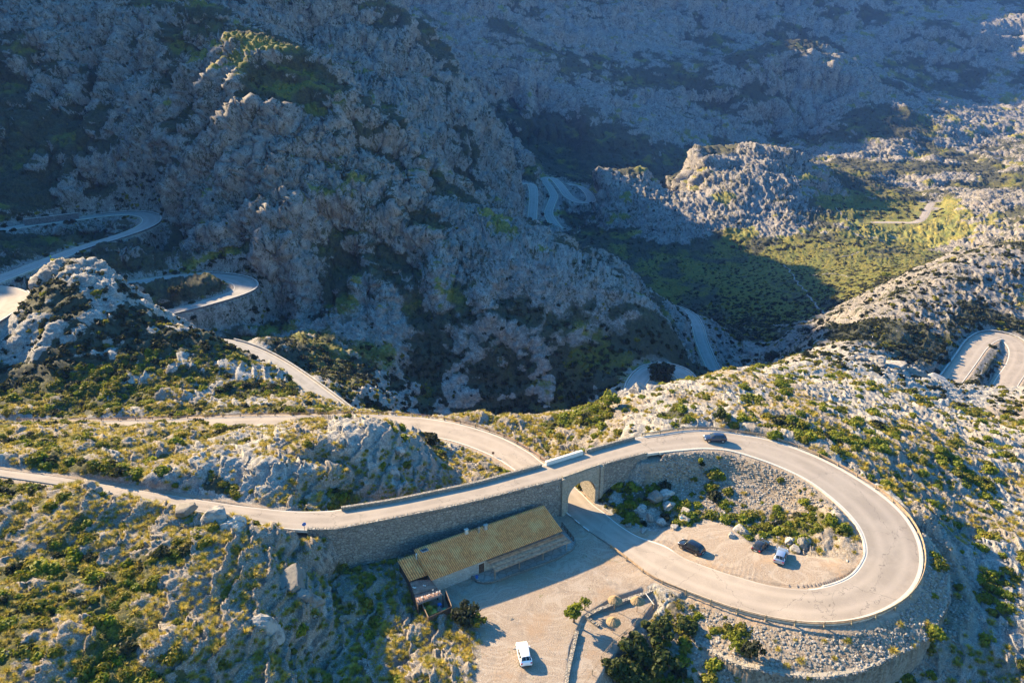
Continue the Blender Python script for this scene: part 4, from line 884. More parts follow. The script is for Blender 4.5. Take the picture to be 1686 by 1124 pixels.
def roof_sheet(name, A, B, C_, D, pitch, amp_, mat, parent, rows=14, step=.02, th=.08):
    """ribbed sheet: A-B upper edge, D-C lower edge; ribs run down the slope"""
    A, B, C_, D = map(Vector, (A, B, C_, D)); n = max(4, int((B - A).length / pitch)) * 6; up = (B - A).cross(D - A); up.normalize(); up = up if up.z > 0 else -up
    bm = bmesh.new(); g = []; ribs = []
    for j in range(rows + 1):
        r_ = []
        for sgn in ((0, 1) if 0 < j < rows else (0,)):
            row = []
            v = j / rows
            for i in range(n + 1):
                u = i / n; p = (A * (1 - u) + B * u) * (1 - v) + (D * (1 - u) + C_ * u) * v
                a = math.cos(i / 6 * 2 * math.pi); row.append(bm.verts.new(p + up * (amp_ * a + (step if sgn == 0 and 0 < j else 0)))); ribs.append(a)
            g.append(row)
    for p, q in zip(g, g[1:]):
        for i in range(n): bm.faces.new((p[i], q[i], q[i + 1], p[i + 1]))
    # underside
    a, b, c, d = [bm.verts.new(x - up * th) for x in (A, B, C_, D)]; bm.faces.new((a, b, c, d))
    bm.faces.new([g[0][0]] + [a, d] + [g[-1][0]]); bm.faces.new([g[0][-1], b, c, g[-1][-1]][::-1]); bm.faces.new(list(g[0]) + [b, a]); bm.faces.new([d, c] + list(g[-1])[::-1])
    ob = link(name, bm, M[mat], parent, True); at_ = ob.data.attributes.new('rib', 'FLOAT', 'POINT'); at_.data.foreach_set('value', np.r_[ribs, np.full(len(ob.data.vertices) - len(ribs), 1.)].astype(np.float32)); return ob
Vv = Vector
rA, rB, rC, rD = Vv(PH(681, 904, 4.15)), Vv(PH(894.4, 830.8, 4.15)), Vv(PH(925.7, 873.8, 2.85)), Vv(PH(710.5, 955, 2.85))
bl = thing('stone_building', 'low stone building with a long ochre clay tile roof against the bridge wall', 'building', (rD.x, rD.y, 0)); O = Vv((rD.x, rD.y, 0))
ax = (rC - rD).normalized(); dn = (rD - rA); dn.z = 0; dn.normalize()           # along the eave, and down the slope
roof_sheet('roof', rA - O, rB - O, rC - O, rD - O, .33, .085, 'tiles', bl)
def quad_prism(name, pts, mat, parent):     # pts: four plan corners with (x, y, ztop), extruded down to zb
    bm = bmesh.new(); t_ = [bm.verts.new(p) for p, _ in pts]; b_ = [bm.verts.new((p[0], p[1], zb)) for p, zb in pts]; n = len(pts)
    bm.faces.new(t_); bm.faces.new(b_[::-1])
    for i in range(n): bm.faces.new((t_[i], b_[i], b_[(i + 1) % n], t_[(i + 1) % n]))
    return link(name, bm, M[mat] if isinstance(mat, str) else mat, parent)
i_ = .35
wA, wB, wC, wD = rA + ax * i_ + dn * .3 - O, rB - ax * i_ + dn * .3 - O, rC - ax * i_ - dn * .5 - O, rD + ax * i_ - dn * .5 - O
M['house_wall'] = mat_stone('pale_house_stone', (.34, .32, .28), (.50, .47, .42), (.30, .28, .25), 2.2, .8, .05)
quad_prism('wall', [((w.x, w.y, w.z - .12), -.6) for w in (wA, wB, wC, wD)], 'house_wall', bl)
# fascia shadow gap, door and windows on the front
def on_front(u, z, d=0.): return wD + (wC - wD) * u + dn * d + Vv((0, 0, z - wD.z))
az_ = math.atan2(ax.y, ax.x)
def front_box(name, u, z, w, h, d, mat, parent, out=.02):
    bm = bmesh.new(); c = on_front(u, z, out); box(bm, tuple(c), (w, d, h), az_); return link(name, bm, M[mat], parent)
u_door = .365
dr = front_box('door', u_door, 1.05, 1.0, 2.0, .08, 'timber', bl); fr_ = front_box('door_frame', u_door, 1.12, 1.22, 2.2, .05, 'plaster', dr)
for u in (.52, .66, .80): w_ = front_box('window', u, 1.35, 1.0, .9, .06, 'dark', bl); front_box('sill', u, .85, 1.2, .08, .22, 'concrete', w_)
# chimneys, vent, skylight on the upper edge
for (x, y, s, h, m, nm) in [(768, 873, .55, .75, 'plaster', 'chimney'), (799.5, 865, .6, .7, 'house_wall', 'chimney'), (788.5, 870, .35, .8, 'cut_stone', 'vent_pipe')]:
    p = Vv(PH(x, y + 3, 4.3)) - O; bm = bmesh.new(); box(bm, (p.x, p.y, p.z + h / 2 - .5), (s, s * .7, h + .6), az_, .03); box(bm, (p.x, p.y, p.z + h - .15), (s * 1.25, s * .95, .1), az_, .02); link(nm, bm, M[m], bl)
p = Vv(PH(699, 906, 4.1)) - O; bm = bmesh.new(); sl = math.atan2(1.3, 6.7); box(bm, tuple(p + Vv((0, 0, .06))), (1.15, .95, .12), az_, .02, 0, -sl); sk = link('skylight', bm, M['concrete'], bl)
bm = bmesh.new(); box(bm, tuple(p + Vv((0, 0, .12))), (.85, .65, .04), az_, 0, 0, -sl); M['glass'] = flat_mat('window_glass', (.05, .06, .075), .08); link('pane', bm, M['glass'], sk)
# lower annex at the left end, same tiles
aA, aB, aC, aD = Vv(PH(653.7, 921, 3.3)), Vv(PH(683, 911, 3.3)), Vv(PH(704, 946, 2.5)), Vv(PH(674, 956, 2.5))
an = thing('building_annex', 'small lower annex with darker striped tile roof at the left end of the building', 'annex', (aD.x, aD.y, 0)); O2 = Vv((aD.x, aD.y, 0))
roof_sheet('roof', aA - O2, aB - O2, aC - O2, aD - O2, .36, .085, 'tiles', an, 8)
quad_prism('wall', [((q.x, q.y, q.z - .12), -.6) for q in (aA + ax * .2 + dn * .2 - O2, aB - ax * .1 + dn * .2 - O2, aC - ax * .1 - dn * .2 - O2, aD + ax * .2 - dn * .2 - O2)], 'timber', an)
bm = bmesh.new(); p = Vv(PH(686, 919, 3.2)) - O2; tube(bm, p - Vv((0, 0, .6)), p + Vv((0, 0, .9)), .14); link('flue_pipe', bm, M['white_wall'], an)
# corrugated lean-to with an open screened pen
cA, cB, cC, cD = Vv(PH(674, 956, 2.35)), Vv(PH(709, 953, 2.35)), Vv(PH(729, 979, 2.1)), Vv(PH(688, 995, 2.1))
sh = thing('lean_to_shed', 'brown corrugated lean-to shed at the left end of the tiled building', 'shed', (cD.x, cD.y, 0)); O3 = Vv((cD.x, cD.y, 0))
mid1, mid2 = (cA * .45 + cD * .55) - Vv((0, 0, .06)), (cB * .45 + cC * .55) - Vv((0, 0, .06))
roof_sheet('roof', cA - O3, cB - O3, mid2 - O3, mid1 - O3, .26, .04, 'corr', sh, 3, 0); roof_sheet('roof', (mid1 * .96 + cA * .04) - O3 - Vv((0, 0, .1)), (mid2 * .96 + cB * .04) - O3 - Vv((0, 0, .1)), cC - O3, cD - O3, .26, .04, 'corr', sh, 3, 0)
for q in (cA, cB, cC, cD, mid1, mid2):
    bm = bmesh.new(); c = q - O3; box(bm, (c.x, c.y, (c.z - .5) / 2 - .05), (.14, .14, c.z + .4), az_); link('post', bm, M['timber'], sh)
def panel(name, a, b, z0, z1, mat, parent, th=.06):
    bm = bmesh.new(); d = b - a; c = (a + b) / 2; box(bm, (c.x, c.y, (z0 + z1) / 2), (math.hypot(d.x, d.y), th, z1 - z0), math.atan2(d.y, d.x)); return link(name, bm, M[mat], parent)
panel('wall', cA - O3, cD - O3, -.4, 1.9, 'timber', sh)
rr_ = random.Random(3); bm = bmesh.new()
for i in range(16):
    u, v = rr_.random(), rr_.choice([.3, .33, .62, .78, .8]); q = (cA * (1 - u) + cB * u) * (1 - v) + (cD * (1 - u) + cC * u) * v - O3; box(bm, (q.x, q.y, q.z + .08), (.2, .16, .12), rr_.random() * 3, .02)
link('weight_stones', bm, M['white_wall'], sh)
# the pen
e1, e2, e3, e4 = Vv(PH(691, 999, 0)), Vv(PH(733, 984, 0)), Vv(PH(744, 1010, 0)), Vv(PH(706, 1028, 0))
pen = thing('screened_pen', 'dark brown screened pen in front of the corrugated shed', 'pen', (e1.x, e1.y, 0)); 
for a, b in ((e2, e3), (e3, e4), (e4, e1)): panel('screen', a - e1, b - e1, -.3, 1.35, 'timber', pen)
bm = bmesh.new(); tube(bm, (e2 - e1) + Vv((0, 0, 2.0)), (e3 - e1) + Vv((0, 0, 1.5)), .05); tube(bm, Vv((0, 0, 2.0)), (e4 - e1) + Vv((0, 0, 1.4)), .05); link('roof_pole', bm, M['rail_wood'], pen)
M['yellow'] = flat_mat('yellow_plastic', (.50, .42, .08), .5, 0, .1); M['green_pl'] = flat_mat('green_plastic', (.05, .25, .12), .5); M['blue_pl'] = flat_mat('blue_plastic', (.04, .14, .42), .5); M['red'] = flat_mat('red_plastic', (.35, .04, .03), .5)
for (x, y, w, d, h, m, lab) in [(704, 1004, 1.1, .8, .9, 'yellow', 'yellow plastic bin standing in the pen, the rear one'), (711, 1010, 1.3, .7, .8, 'yellow', 'yellow plastic bin standing in the pen, the front one'), (724, 998, .5, .5, .95, 'blue_pl', 'blue plastic container standing upright in the pen'), (727, 1006, 1.4, .4, .7, 'green_pl', 'long green plastic crate along the side of the pen')]:
    q = Vv(PH(x, y, .4)); g = thing('storage_bin', lab, 'bin', (q.x, q.y, hland(q.x, q.y)), az_ + rr_.uniform(-.3, .3), 'bins in the pen')
    bm = bmesh.new(); box(bm, (0, 0, h / 2), (w, d, h), 0, .06); link('bin_body', bm, M[m], g); bm = bmesh.new(); box(bm, (0, 0, h + .03), (w * 1.08, d * 1.1, .06), 0, .02); link('lid', bm, M[m], g)
# porch: a paved platform with an awning on posts
plat = [(775,947),(779,952),(785,956.5),(796.6,959),(808,958),(820,955),(845.5,945),(884.6,931.5),(923.8,916),(943,904),(949,893),(946,884),(938,877),(927,872)]
pp = [Vv(PH(x, y, .30)) for x, y in plat]; o0 = Vv((pp[0].x, pp[0].y, 0))
pb = [wC + O - ax * .0, on_front(.30, 0, 0) + O]
pt = thing('porch_platform', 'paved platform with rounded ends in front of the stone building', 'platform', tuple(o0)); bm = bmesh.new()
ring = [q - o0 for q in pp] + [Vv((q.x, q.y, .30)) - o0 for q in pb]
t_ = [bm.verts.new((q.x, q.y, .30)) for q in ring]; b_ = [bm.verts.new((q.x, q.y, -.5)) for q in ring]; bm.faces.new(t_); bm.faces.new(b_[::-1])
for i in range(len(ring)): j = (i + 1) % len(ring); bm.faces.new((t_[i], b_[i], b_[j], t_[j]))
M['paving'] = mat_stone('flagstones', (.30, .28, .25), (.38, .355, .32), (.22, .2, .18), .9, .8, .02); link('paving', bm, M['paving'], pt)
ribbon_wall('edge_course', [(q.x - o0.x, q.y - o0.y, .37, .0) for q in pp], .25, M['parapet'], parent=pt)
gA, gB, gC, gD = Vv(PH(801, 922, 2.65)), Vv(PH(923.8, 877, 2.65)), Vv(PH(941, 890.5, 2.25)), Vv(PH(817, 939.5, 2.25))
aw = thing('porch_awning', 'brown reed awning on thin posts in front of the stone building', 'awning', (gD.x, gD.y, .3)); o1 = Vv((gD.x, gD.y, .3))
for f0, f1, dz in ((0, .36, 0), (.33, .68, -.05), (.65, 1, -.1)):
    mA, mB = gA * (1 - f0) + gD * f0, gB * (1 - f0) + gC * f0; mC, mD = gB * (1 - f1) + gC * f1, gA * (1 - f1) + gD * f1; z_ = Vv((0, 0, dz))
    roof_sheet('awning_sheet', mA - o1 + z_, mB - o1 + z_, mC - o1 + z_, mD - o1 + z_, .16, .015, 'reed', aw, 2, 0)
for x, y in ((815, 953), (855, 938), (894, 922), (932.6, 905)):
    q = Vv(PH(x, y, .3)) - o1; bm = bmesh.new(); tube(bm, (q.x, q.y, 0), (q.x, q.y, 1.98), .07); link('post', bm, M['rail_wood'], aw)
q = Vv(PH(785, 951, .3)); g = thing('blue_bucket', 'small blue bucket standing on the end of the platform', 'bucket', (q.x, q.y, .3)); bm = bmesh.new(); tube(bm, (0, 0, 0), (0, 0, .42), .2, .27, 12); link('pail', bm, M['blue_pl'], g); bm = bmesh.new(); tube(bm, (-.27, 0, .42), (.27, 0, .55), .02); link('handle', bm, M['rust'], g)
# wooden steps rail and rubbish beside the arch
q0, q1 = Vv(PH(925, 868, 0)), Vv(PH(944, 893, 0)); g = thing('wooden_fence', 'dark wooden fence between the building and the arch', 'fence', (q0.x, q0.y, 0))
for z in (.35, .75, 1.1): bm = bmesh.new(); tube(bm, Vv((0, 0, z)), q1 - q0 + Vv((0, 0, z)), .05); link('rail', bm, M['timber'], g)
for i in range(5): c = (q1 - q0) * (i / 4); bm = bmesh.new(); box(bm, (c.x, c.y, .45), (.12, .12, 1.5)); link('post', bm, M['timber'], g)

# ---------------------------------------------------------------- umbrella terrace
tw = [(1090.4,960,-.0),(1062.6,972.5,-.15),(1035,982,-.25),(1013.5,989.5,-.3),(992,997,-.35),(971,1006.5,-.4),(963,1013,-.45)]
def stone_wall(label, rows, h=.45, th=.55):
    P_ = catmull([PH(x, y, hh + h) for x, y, hh in rows], 7); o = P_[0]
    g = ribbon_wall('dry_stone_wall', [(p[0] - o[0], p[1] - o[1], p[2] - o[2], p[2] - h - .8 - o[2]) for p in P_], th, M['parapet'], jag=.06); g.location = o; tag(g, label, 'stone wall', 'low dry stone walls'); return g
stone_wall('low curved dry stone wall between the yard and the umbrella terrace', tw)
stone_wall('low straight dry stone wall running out of the frame below the small tree', [(947,1037,-.4),(942,1058,-.45),(937,1079,-.5),(932,1102,-.5),(927,1135,-.5)], .5)
stone_wall('short pale stone wall on the terrace beside the small tree', [(966,1017,-.5),(975,1024,-.5),(984,1030,-.5)], .4, .5)
fl_ = [(1076,995,-.45),(1056,1019,-.5),(1035,1042.5,-.5),(1013.5,1060,-.55),(992,1085,-.55),(975,1111,-.6),(960,1135,-.6)]
P_ = catmull([PH(*r) for r in fl_], 5); guardrail('thin wooden fence along the outer edge of the umbrella terrace', P_, 0, .95, 2.6, 2, 'fences of the terrace', 'rail_wood', .035, post=.09, name='terrace_fence')
qa, qb = Vv(PH(1062, 975, .5)), Vv(PH(1077, 995, .1)); g = thing('barrier_pole', 'white barrier pole across the upper end of the umbrella terrace', 'barrier', (qa.x, qa.y, qa.z - .9)); bm = bmesh.new(); tube(bm, (0, 0, .9), qb - qa + Vv((0, 0, .9)), .07); link('pole', bm, M['white_wall'], g)
for c in (Vv((0, 0, 0)), Vv((qb.x - qa.x, qb.y - qa.y, qb.z - qa.z))): bm = bmesh.new(); box(bm, (c.x, c.y, c.z + .3), (.14, .14, 1.4)); link('post', bm, M['post'], g)
M['straw'] = flat_mat('straw_thatch', (.24, .17, .095), .95, 0, .45, 9)
def parasol(x, y, label):
    q = PH(x, y, -.45); g = thing('straw_parasol', label, 'parasol', (q[0], q[1], hland(q[0], q[1])), rr_.random() * 3, 'straw parasols on the terrace')
    bm = bmesh.new(); tube(bm, (0, 0, -.2), (0, 0, 2.25), .055); link('pole', bm, M['rail_wood'], g)
    bm = bmesh.new(); n = 40; rings = []
    for r_, z in ((.05, 2.62), (.35, 2.46), (.7, 2.28), (1.0, 2.08), (1.1, 1.92)):
        rings.append([bm.verts.new((r_ * math.cos(a) * (1 + rr_.uniform(-.04, .04)), r_ * math.sin(a) * (1 + rr_.uniform(-.04, .04)), z + rr_.uniform(-.03, .03))) for a in [2 * math.pi * i / n for i in range(n)]])
    for p, q_ in zip(rings, rings[1:]):
        for i in range(n): bm.faces.new((p[i], q_[i], q_[(i + 1) % n], p[(i + 1) % n]))
    bm.faces.new(rings[0]); c = bm.verts.new((0, 0, 2.2)); 
    for i in range(n): bm.faces.new((rings[-1][i], c, rings[-1][(i + 1) % n]))
    link('thatch', bm, M['straw'], g); bm = bmesh.new(); tube(bm, (0, 0, 2.55), (0, 0, 2.8), .1, .03); link('finial', bm, M['straw'], g)
parasol(1009, 1040.4, 'straw parasol nearest the camera, in the middle of the terrace'); parasol(1048.5, 1006, 'straw parasol nearest the white barrier pole'); parasol(1011.5, 1005, 'straw parasol standing against the curved stone wall')

# ---------------------------------------------------------------- trees
def tree(x, y, h, rad, ht, label, mat='tree', cat='tree', group='dark trees below the terrace', n=900, squash=.85, seed=None, name='tree'):
    q = PH(x, y, h) if h is not None else None; return tree_at(q[0], q[1], None, rad, ht, label, mat, cat, group, n, squash, seed, name)
_tn = [0]
def tree_at(X, Y, Z, rad, ht, label, mat, cat, group, n, squash, seed, name):
    _tn[0] += 1; seed = seed or 100 + _tn[0]; r = random.Random(seed)
    Z = hland(X, Y) if Z is None else Z; g = thing(name, label, cat, (X, Y, Z), r.random() * 6, group)
    bm = bmesh.new(); top = Vv((r.uniform(-.1, .1) * rad, r.uniform(-.1, .1) * rad, ht * .55)); tube(bm, (0, 0, -.4), top, .09 * rad + .04, .05 * rad + .02, 8)
    for i in range(5):
        a = r.uniform(0, 6.28); tube(bm, top * r.uniform(.5, .95), (math.cos(a) * rad * .6, math.sin(a) * rad * .6, ht * r.uniform(.55, .85)), .04 * rad + .01, .012 * rad, 6)
    link('trunk', bm, M['bark'], g)
    me = leaf_mesh('crown', M[mat], n, seed, .105 if rad < 2.5 else .085, squash, 16 if rad > 2 else 12, .45, -.6, (.35, .95), (.16, .42)); o = bpy.data.objects.new('crown', me); COL.objects.link(o); o.parent = g; o.scale = (rad, rad, rad); o.location = (0, 0, ht - rad * squash * .85); return g
tree(944, 1029, -.6, 1.75, 3.3, 'round green tree beside the low wall at the top of the sandy track', 'green_shrub', group='small trees by the terrace', n=1100)
tree(962, 1010, -.7, .9, 2.1, 'little green tree at the end of the curved stone wall', 'green_shrub', group='small trees by the terrace', n=500)
for i, (x, y, r_, ht, lb) in enumerate([(1012,1120,2.2,3.6,'dark evergreen tree beside the fence, at the bottom edge'),(1047,1092,2.6,4.2,'dark evergreen tree in the middle of the clump below the terrace'),(1080,1068,2.4,3.4,'dark evergreen tree at the top of the clump below the terrace'),(1082,1105,2.8,4,'dark evergreen tree at the right of the clump below the terrace'),(1040,1125,2.8,4,'dark evergreen tree in the lowest row of the clump'),(1125,1060,1.7,2.4,'small dark evergreen tree on the rubble bank')]):
    tree(x, y, -3, r_, ht, lb, n=1500)
tree(1188, 700, 6, 1.9, 2.6, 'dark round bush just outside the guardrail above the loop', 'tree', 'bush', 'bushes above the loop', 800)
tree(712, 728, .5, 2.1, 2.2, 'dark round bush inside the bend of the lower road', 'dark_shrub', 'bush', 'bushes by the lower road', 800)
tree(765, 1022, 0, 2.3, 2.6, 'dark green bush at the corner of the yard below the pen', 'dark_shrub', 'bush', 'bushes by the yard', 900); tree(787, 1030, 0, 1.5, 1.9, 'smaller green bush at the edge of the yard', 'shrub', 'bush', 'bushes by the yard', 600)
def tree_z(x, y, z, *a, **k):
    p = PZ(x, y, z); return tree_at(p[0], p[1], None, *a, **k)
D_ = dict(n=900, squash=.85, seed=None, name='tree')
tree_z(1272, 572, 372, 4.6, 8, 'dark bushy tree alone in the shaded valley at centre right', 'dark_shrub', 'tree', 'lone trees in the valley', **D_)
tree_z(100, 447, 236, 2.6, 4.5, 'yellow green tree on the crest of the left spur', 'green_shrub', 'tree', 'lone trees in the valley', **D_)
tree_z(292, 492, 283, 3.2, 6.5, 'dark tree inside the second hairpin at left', 'dark_shrub', 'tree', 'lone trees in the valley', **D_)
tree_z(1448, 505, 480, 3.0, 7, 'pale green tree at the edge of the shaded terraces', 'green_shrub', 'tree', 'lone trees in the valley', **D_)
tree_z(1090, 645, 282, 6, 5, 'large dark bush filling the small shaded hairpin', 'dark_shrub', 'tree', 'lone trees in the valley', **D_)
tree_z(1000, 690, 172, 2.8, 4.5, 'bright green bush left of the fluted grey outcrop', 'green_shrub', 'tree', 'lone trees in the valley', **D_)
tree(1236, 1098, -1.5, 1.9, 2.8, 'dark clipped bush at the start of the curved retaining wall', 'dark_shrub', 'bush', 'bushes on the bank', 800)
tree(1212, 1075, -.8, 1.2, 1.5, 'bright green bush on the rubble bank', 'green_shrub', 'bush', 'bushes on the bank', 500)

# boulders that stand out one by one
BLD = [rock_mesh('boulder', 40 + i, 4, .8) for i in range(5)]
def boulder(x, y, v, size, label, key='h', group='boulders'):
    p = PH(x, y, v) if key == 'h' else PZ(x, y, v); z = hland(p[0], p[1]); o = bpy.data.objects.new('boulder', BLD[rr_.randrange(5)]); COL.objects.link(o); o.location = (p[0], p[1], z + size * .12); o.scale = (size * rr_.uniform(1.0, 1.6), size * rr_.uniform(.8, 1.1), size * rr_.uniform(.8, 1.1)); o.rotation_euler = (rr_.uniform(-.3, .3), rr_.uniform(-.3, .3), rr_.random() * 6); tag(o, label, 'boulder', group)
boulder(429, 706, -2.5, 1.7, 'rounded pale boulder alone at the near edge of the lower road')
for x, y, s_ in [(1078,826,1.9),(1095,822,1.6),(1058,838,1.2),(1100,838,1.5),(1070,850,1.1),(1035,858,.9),(1088,858,1.0),(1110,866,.9),(1130,856,1.2),(1060,868,.7),(1128,845,1.3)]: boulder(x, y, 1, s_, 'grey boulder in the dark rocky mound between the arch and the parked cars', group='boulders of the mound inside the loop')
for x, y, s_ in [(1215,868,1.3),(1228,872,1.2),(1300,893,1.2),(1322,900,1.3),(1205,880,.9),(1310,905,1.0)]: boulder(x, y, 1.8, s_, 'pale flat topped rock beside the two parked hatchbacks inside the loop', group='pale rocks beside the parking')
for x, y, s_ in [(590,712,2.0),(625,716,2.3),(655,735,1.6),(560,722,1.5),(645,760,1.5)]: boulder(x, y, 9, s_, 'large grey weathered rock on top of the mound inside the bend of the lower road', group='rocks crowning the mound')
for x, y, s_ in [(1030,662,2.6),(1055,668,3.0),(1075,672,2.4),(1042,684,2.0)]: boulder(x, y, 182, s_, 'grey fluted rock of the outcrop at the left tip of the pale hill', 'z', 'rocks of the left outcrop')
for x, y, s_ in [(1445,585,3.4),(1475,598,4.0),(1510,612,4.2),(1545,628,3.6),(1420,578,2.4)]: boulder(x, y, 226, s_, 'big pale grey rock of the outcrop left of the sunlit hairpin', 'z', 'rocks of the right outcrop')
for x, y, s_ in [(300,830,2.0),(350,845,2.6),(385,858,2.2),(470,940,2.8),(500,960,2.4),(440,1050,2.6)]: boulder(x, y, 113 - (y - 845) * .06, s_, 'large pale rock on the right flank of the foreground hill below the upper road', 'z', 'rocks on the foreground hill')
# ---------------------------------------------------------------- cars
def paint_mat(name, c, rough=.25, metal=.3):
    m = flat_mat(name, c, rough, metal); b = m.node_tree.nodes['Principled BSDF']; b.inputs['Coat Weight'].default_value = .6; b.inputs['Coat Roughness'].default_value = .06; b.inputs['Specular IOR Level'].default_value = .5; return m
M['tyre'] = flat_mat('tyre', (.025, .025, .025), .9); M['rim'] = flat_mat('alloy_rim', (.45, .45, .46), .3, .9); M['lamp'] = flat_mat('clear_lamp', (.75, .76, .78), .15, .2); M['tail'] = flat_mat('red_lamp', (.42, .02, .02), .25); M['trim'] = flat_mat('black_trim', (.03, .03, .03), .6)
M['car_glass'] = flat_mat('car_glass', (.02, .028, .035), .06); M['plate'] = flat_mat('plate', (.6, .6, .57), .5)
def car(label, x, y, h, heading, paint, L=4.25, Wd=1.78, H=1.48, style='hatch', z=None):
    q = PH(x, y, h); g = thing('parked_car', label, 'car', (q[0], q[1], hland(q[0], q[1]) + .02 if z is None else z), heading, 'cars parked inside the hairpin loop' if style != 'drive' else None)
    hl, w = L / 2, Wd / 2
    # stations front (+x) to rear: x, half width, sill z, belt z, roof z, roof half width
    suv = H > 1.6
    bz = .98 if suv else .90; wr = w * .74
    ST = [(hl, w * .70, .42, .62, .62, w * .60), (hl - .10, w * .88, .28, .70, .72, w * .75), (hl - .45, w * .97, .24, .80, .86, w * .78), (hl - 1.0, w, .24, bz - .04, bz + .03, w * .82), (hl - 1.15, w, .24, bz, bz + .07, w * .80),
          (hl - 1.80, w, .24, bz + .02, H - .06, wr), (hl - 2.2, w, .24, bz + .03, H, wr), (hl - 3.0, w, .24, bz + .05, H - .01, wr * .98), (-hl + .62, w * .99, .26, bz + .07, H - .08, wr * .94), (-hl + .22, w * .95, .30, bz + .08, (bz + .14) if not suv else bz + .25, w * .80), (-hl + .05, w * .90, .34, bz - .05, bz, w * .80), (-hl, w * .82, .42, .60, .62, w * .70)]
    bm = bmesh.new(); gl = bmesh.new(); rows = []
    for (X_, hw, zs, zb_, zr, rw) in ST:
        half = [(hw * .90, zs), (hw, zs + .14), (hw, (zs + zb_) / 2 + .06), (hw * .965, zb_), (rw, zr - .03), (rw * .72, zr + .035), (0, zr + .055)]
        rows.append([(X_, yy, zz) for yy, zz in half] + [(X_, -yy, zz) for yy, zz in half[-2::-1]])
    bv = [[bm.verts.new(p) for p in r_] for r_ in rows]; gv = {}
    n = len(rows[0]); cab = range(4, 9)
    for i in range(len(rows) - 1):
        for j in range(n - 1):
            side_glass = j in (3, n - 5) and i in (5, 6, 7)
            shield = i == 4 and 3 <= j <= n - 5 and j not in (3, n - 5); rear = i == 8 and 3 <= j <= n - 5 and j not in (3, n - 5)
            f = (bv[i][j], bv[i][j + 1], bv[i + 1][j + 1], bv[i + 1][j])
            if side_glass or shield or rear:
                c = [Vector(v.co) for v in f]; m = sum(c, Vector()) / 4
                gl.faces.new([gl.verts.new(m + (v - m) * .97) for v in c])
                # frame round the glass
                inner = [bm.verts.new(m + (v - m) * .90) for v in c]
                for a in range(4): bm.faces.new((f[a], f[(a + 1) % 4], inner[(a + 1) % 4], inner[a]))
            else: bm.faces.new(f)
    bm.faces.new(bv[0]); bm.faces.new(bv[-1][::-1])
    for i in range(len(rows) - 1): bm.faces.new((bv[i][0], bv[i + 1][0], bv[i + 1][-1], bv[i][-1]))
    # wheel wells: dark discs behind the wheels keep the arches readable
    body = link('body', bm, M[paint], g, True)
    md = body.modifiers.new('round', 'BEVEL'); md.width = .03; md.segments = 2; md.limit_method = 'ANGLE'; md.angle_limit = R(28)
    for f in gl.faces:
        nrm = f.normal if f.normal.length else Vector((0, 0, 1))
    link('window', gl, M['car_glass'], g, False)
    for sx in (hl - .82, -hl + .80):
        for sy in (1, -1):
            wm = bmesh.new(); tube(wm, (sx, sy * (w - .20), .32), (sx, sy * (w + .015), .32), .33, n=20); wh = link('wheel', wm, M['tyre'], g)
            rm = bmesh.new(); tube(rm, (sx, sy * (w - .05), .32), (sx, sy * (w + .03), .32), .21, n=14); link('rim', rm, M['rim'], wh)
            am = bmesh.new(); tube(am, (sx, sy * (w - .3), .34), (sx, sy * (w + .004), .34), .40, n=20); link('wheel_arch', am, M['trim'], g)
    for sy in (1, -1):
        hm = bmesh.new(); box(hm, (hl - .16, sy * w * .68, .68), (.22, .34, .13), sy * -.35, .03); link('headlight', hm, M['lamp'], g)
        tm = bmesh.new(); box(tm, (-hl + .07, sy * w * .72, .80), (.14, .30, .20), sy * .25, .03); link('tail_light', tm, M['tail'], g)
        mm = bmesh.new(); box(mm, (hl - 1.35, sy * (w + .08), bz + .08), (.14, .20, .13), 0, .03); link('mirror', mm, M[paint], g)
    pm = bmesh.new(); box(pm, (-hl - .005, 0, .55), (.03, .5, .12)); link('number_plate', pm, M['plate'], g)
    bm2 = bmesh.new(); box(bm2, (hl + .0, 0, .40), (.06, w * 1.3, .2), 0, .02); box(bm2, (-hl + .0, 0, .36), (.06, w * 1.4, .14), 0, .02); link('bumper', bm2, M['trim'], g)
    return g
M['white_paint'] = paint_mat('white_car_paint', (.78, .79, .80), .25, 0); M['black_paint'] = paint_mat('black_car_paint', (.012, .014, .022), .2); M['graphite_paint'] = paint_mat('graphite_car_paint', (.035, .035, .038), .25)
M['silver_paint'] = paint_mat('silver_car_paint', (.38, .42, .50), .28, .6); M['blue_paint'] = paint_mat('slate_blue_car_paint', (.035, .05, .09), .25, .5)
def hd(x0, y0, x1, y1, h):       # heading from tail pixel to nose pixel on the ground
    a, b = PH(x0, y0, h), PH(x1, y1, h); return math.atan2(b[1] - a[1], b[0] - a[0])
car('white hatchback parked alone in the yard near the bottom edge', 862.5, 1080, 0, hd(866, 1095, 857, 1058, 0), 'white_paint', 4.2, 1.78, 1.5)['group'] = 'cars parked in the yard'
car('black people carrier parked inside the loop, leftmost of the three', 1138, 905, .8, hd(1157, 915, 1120, 896, .8), 'black_paint', 4.45, 1.82, 1.68)
car('dark graphite hatchback parked beside the silver car', 1252, 903, 1.4, hd(1243, 912, 1263, 892, 1.4), 'graphite_paint', 3.9, 1.74, 1.46)
car('silver blue hatchback parked at the right end of the row inside the loop', 1284.5, 922, 1.8, hd(1281, 933, 1290, 907, 1.8), 'silver_paint', 4.1, 1.78, 1.5)
zc = 6.86; c5 = car('slate blue car driving round the top of the loop', 1177, 725.5, 6.8, hd(1194, 726, 1160, 725, 6.8), 'blue_paint', 4.3, 1.78, 1.5, 'drive', zc); c5.name = 'moving_car'
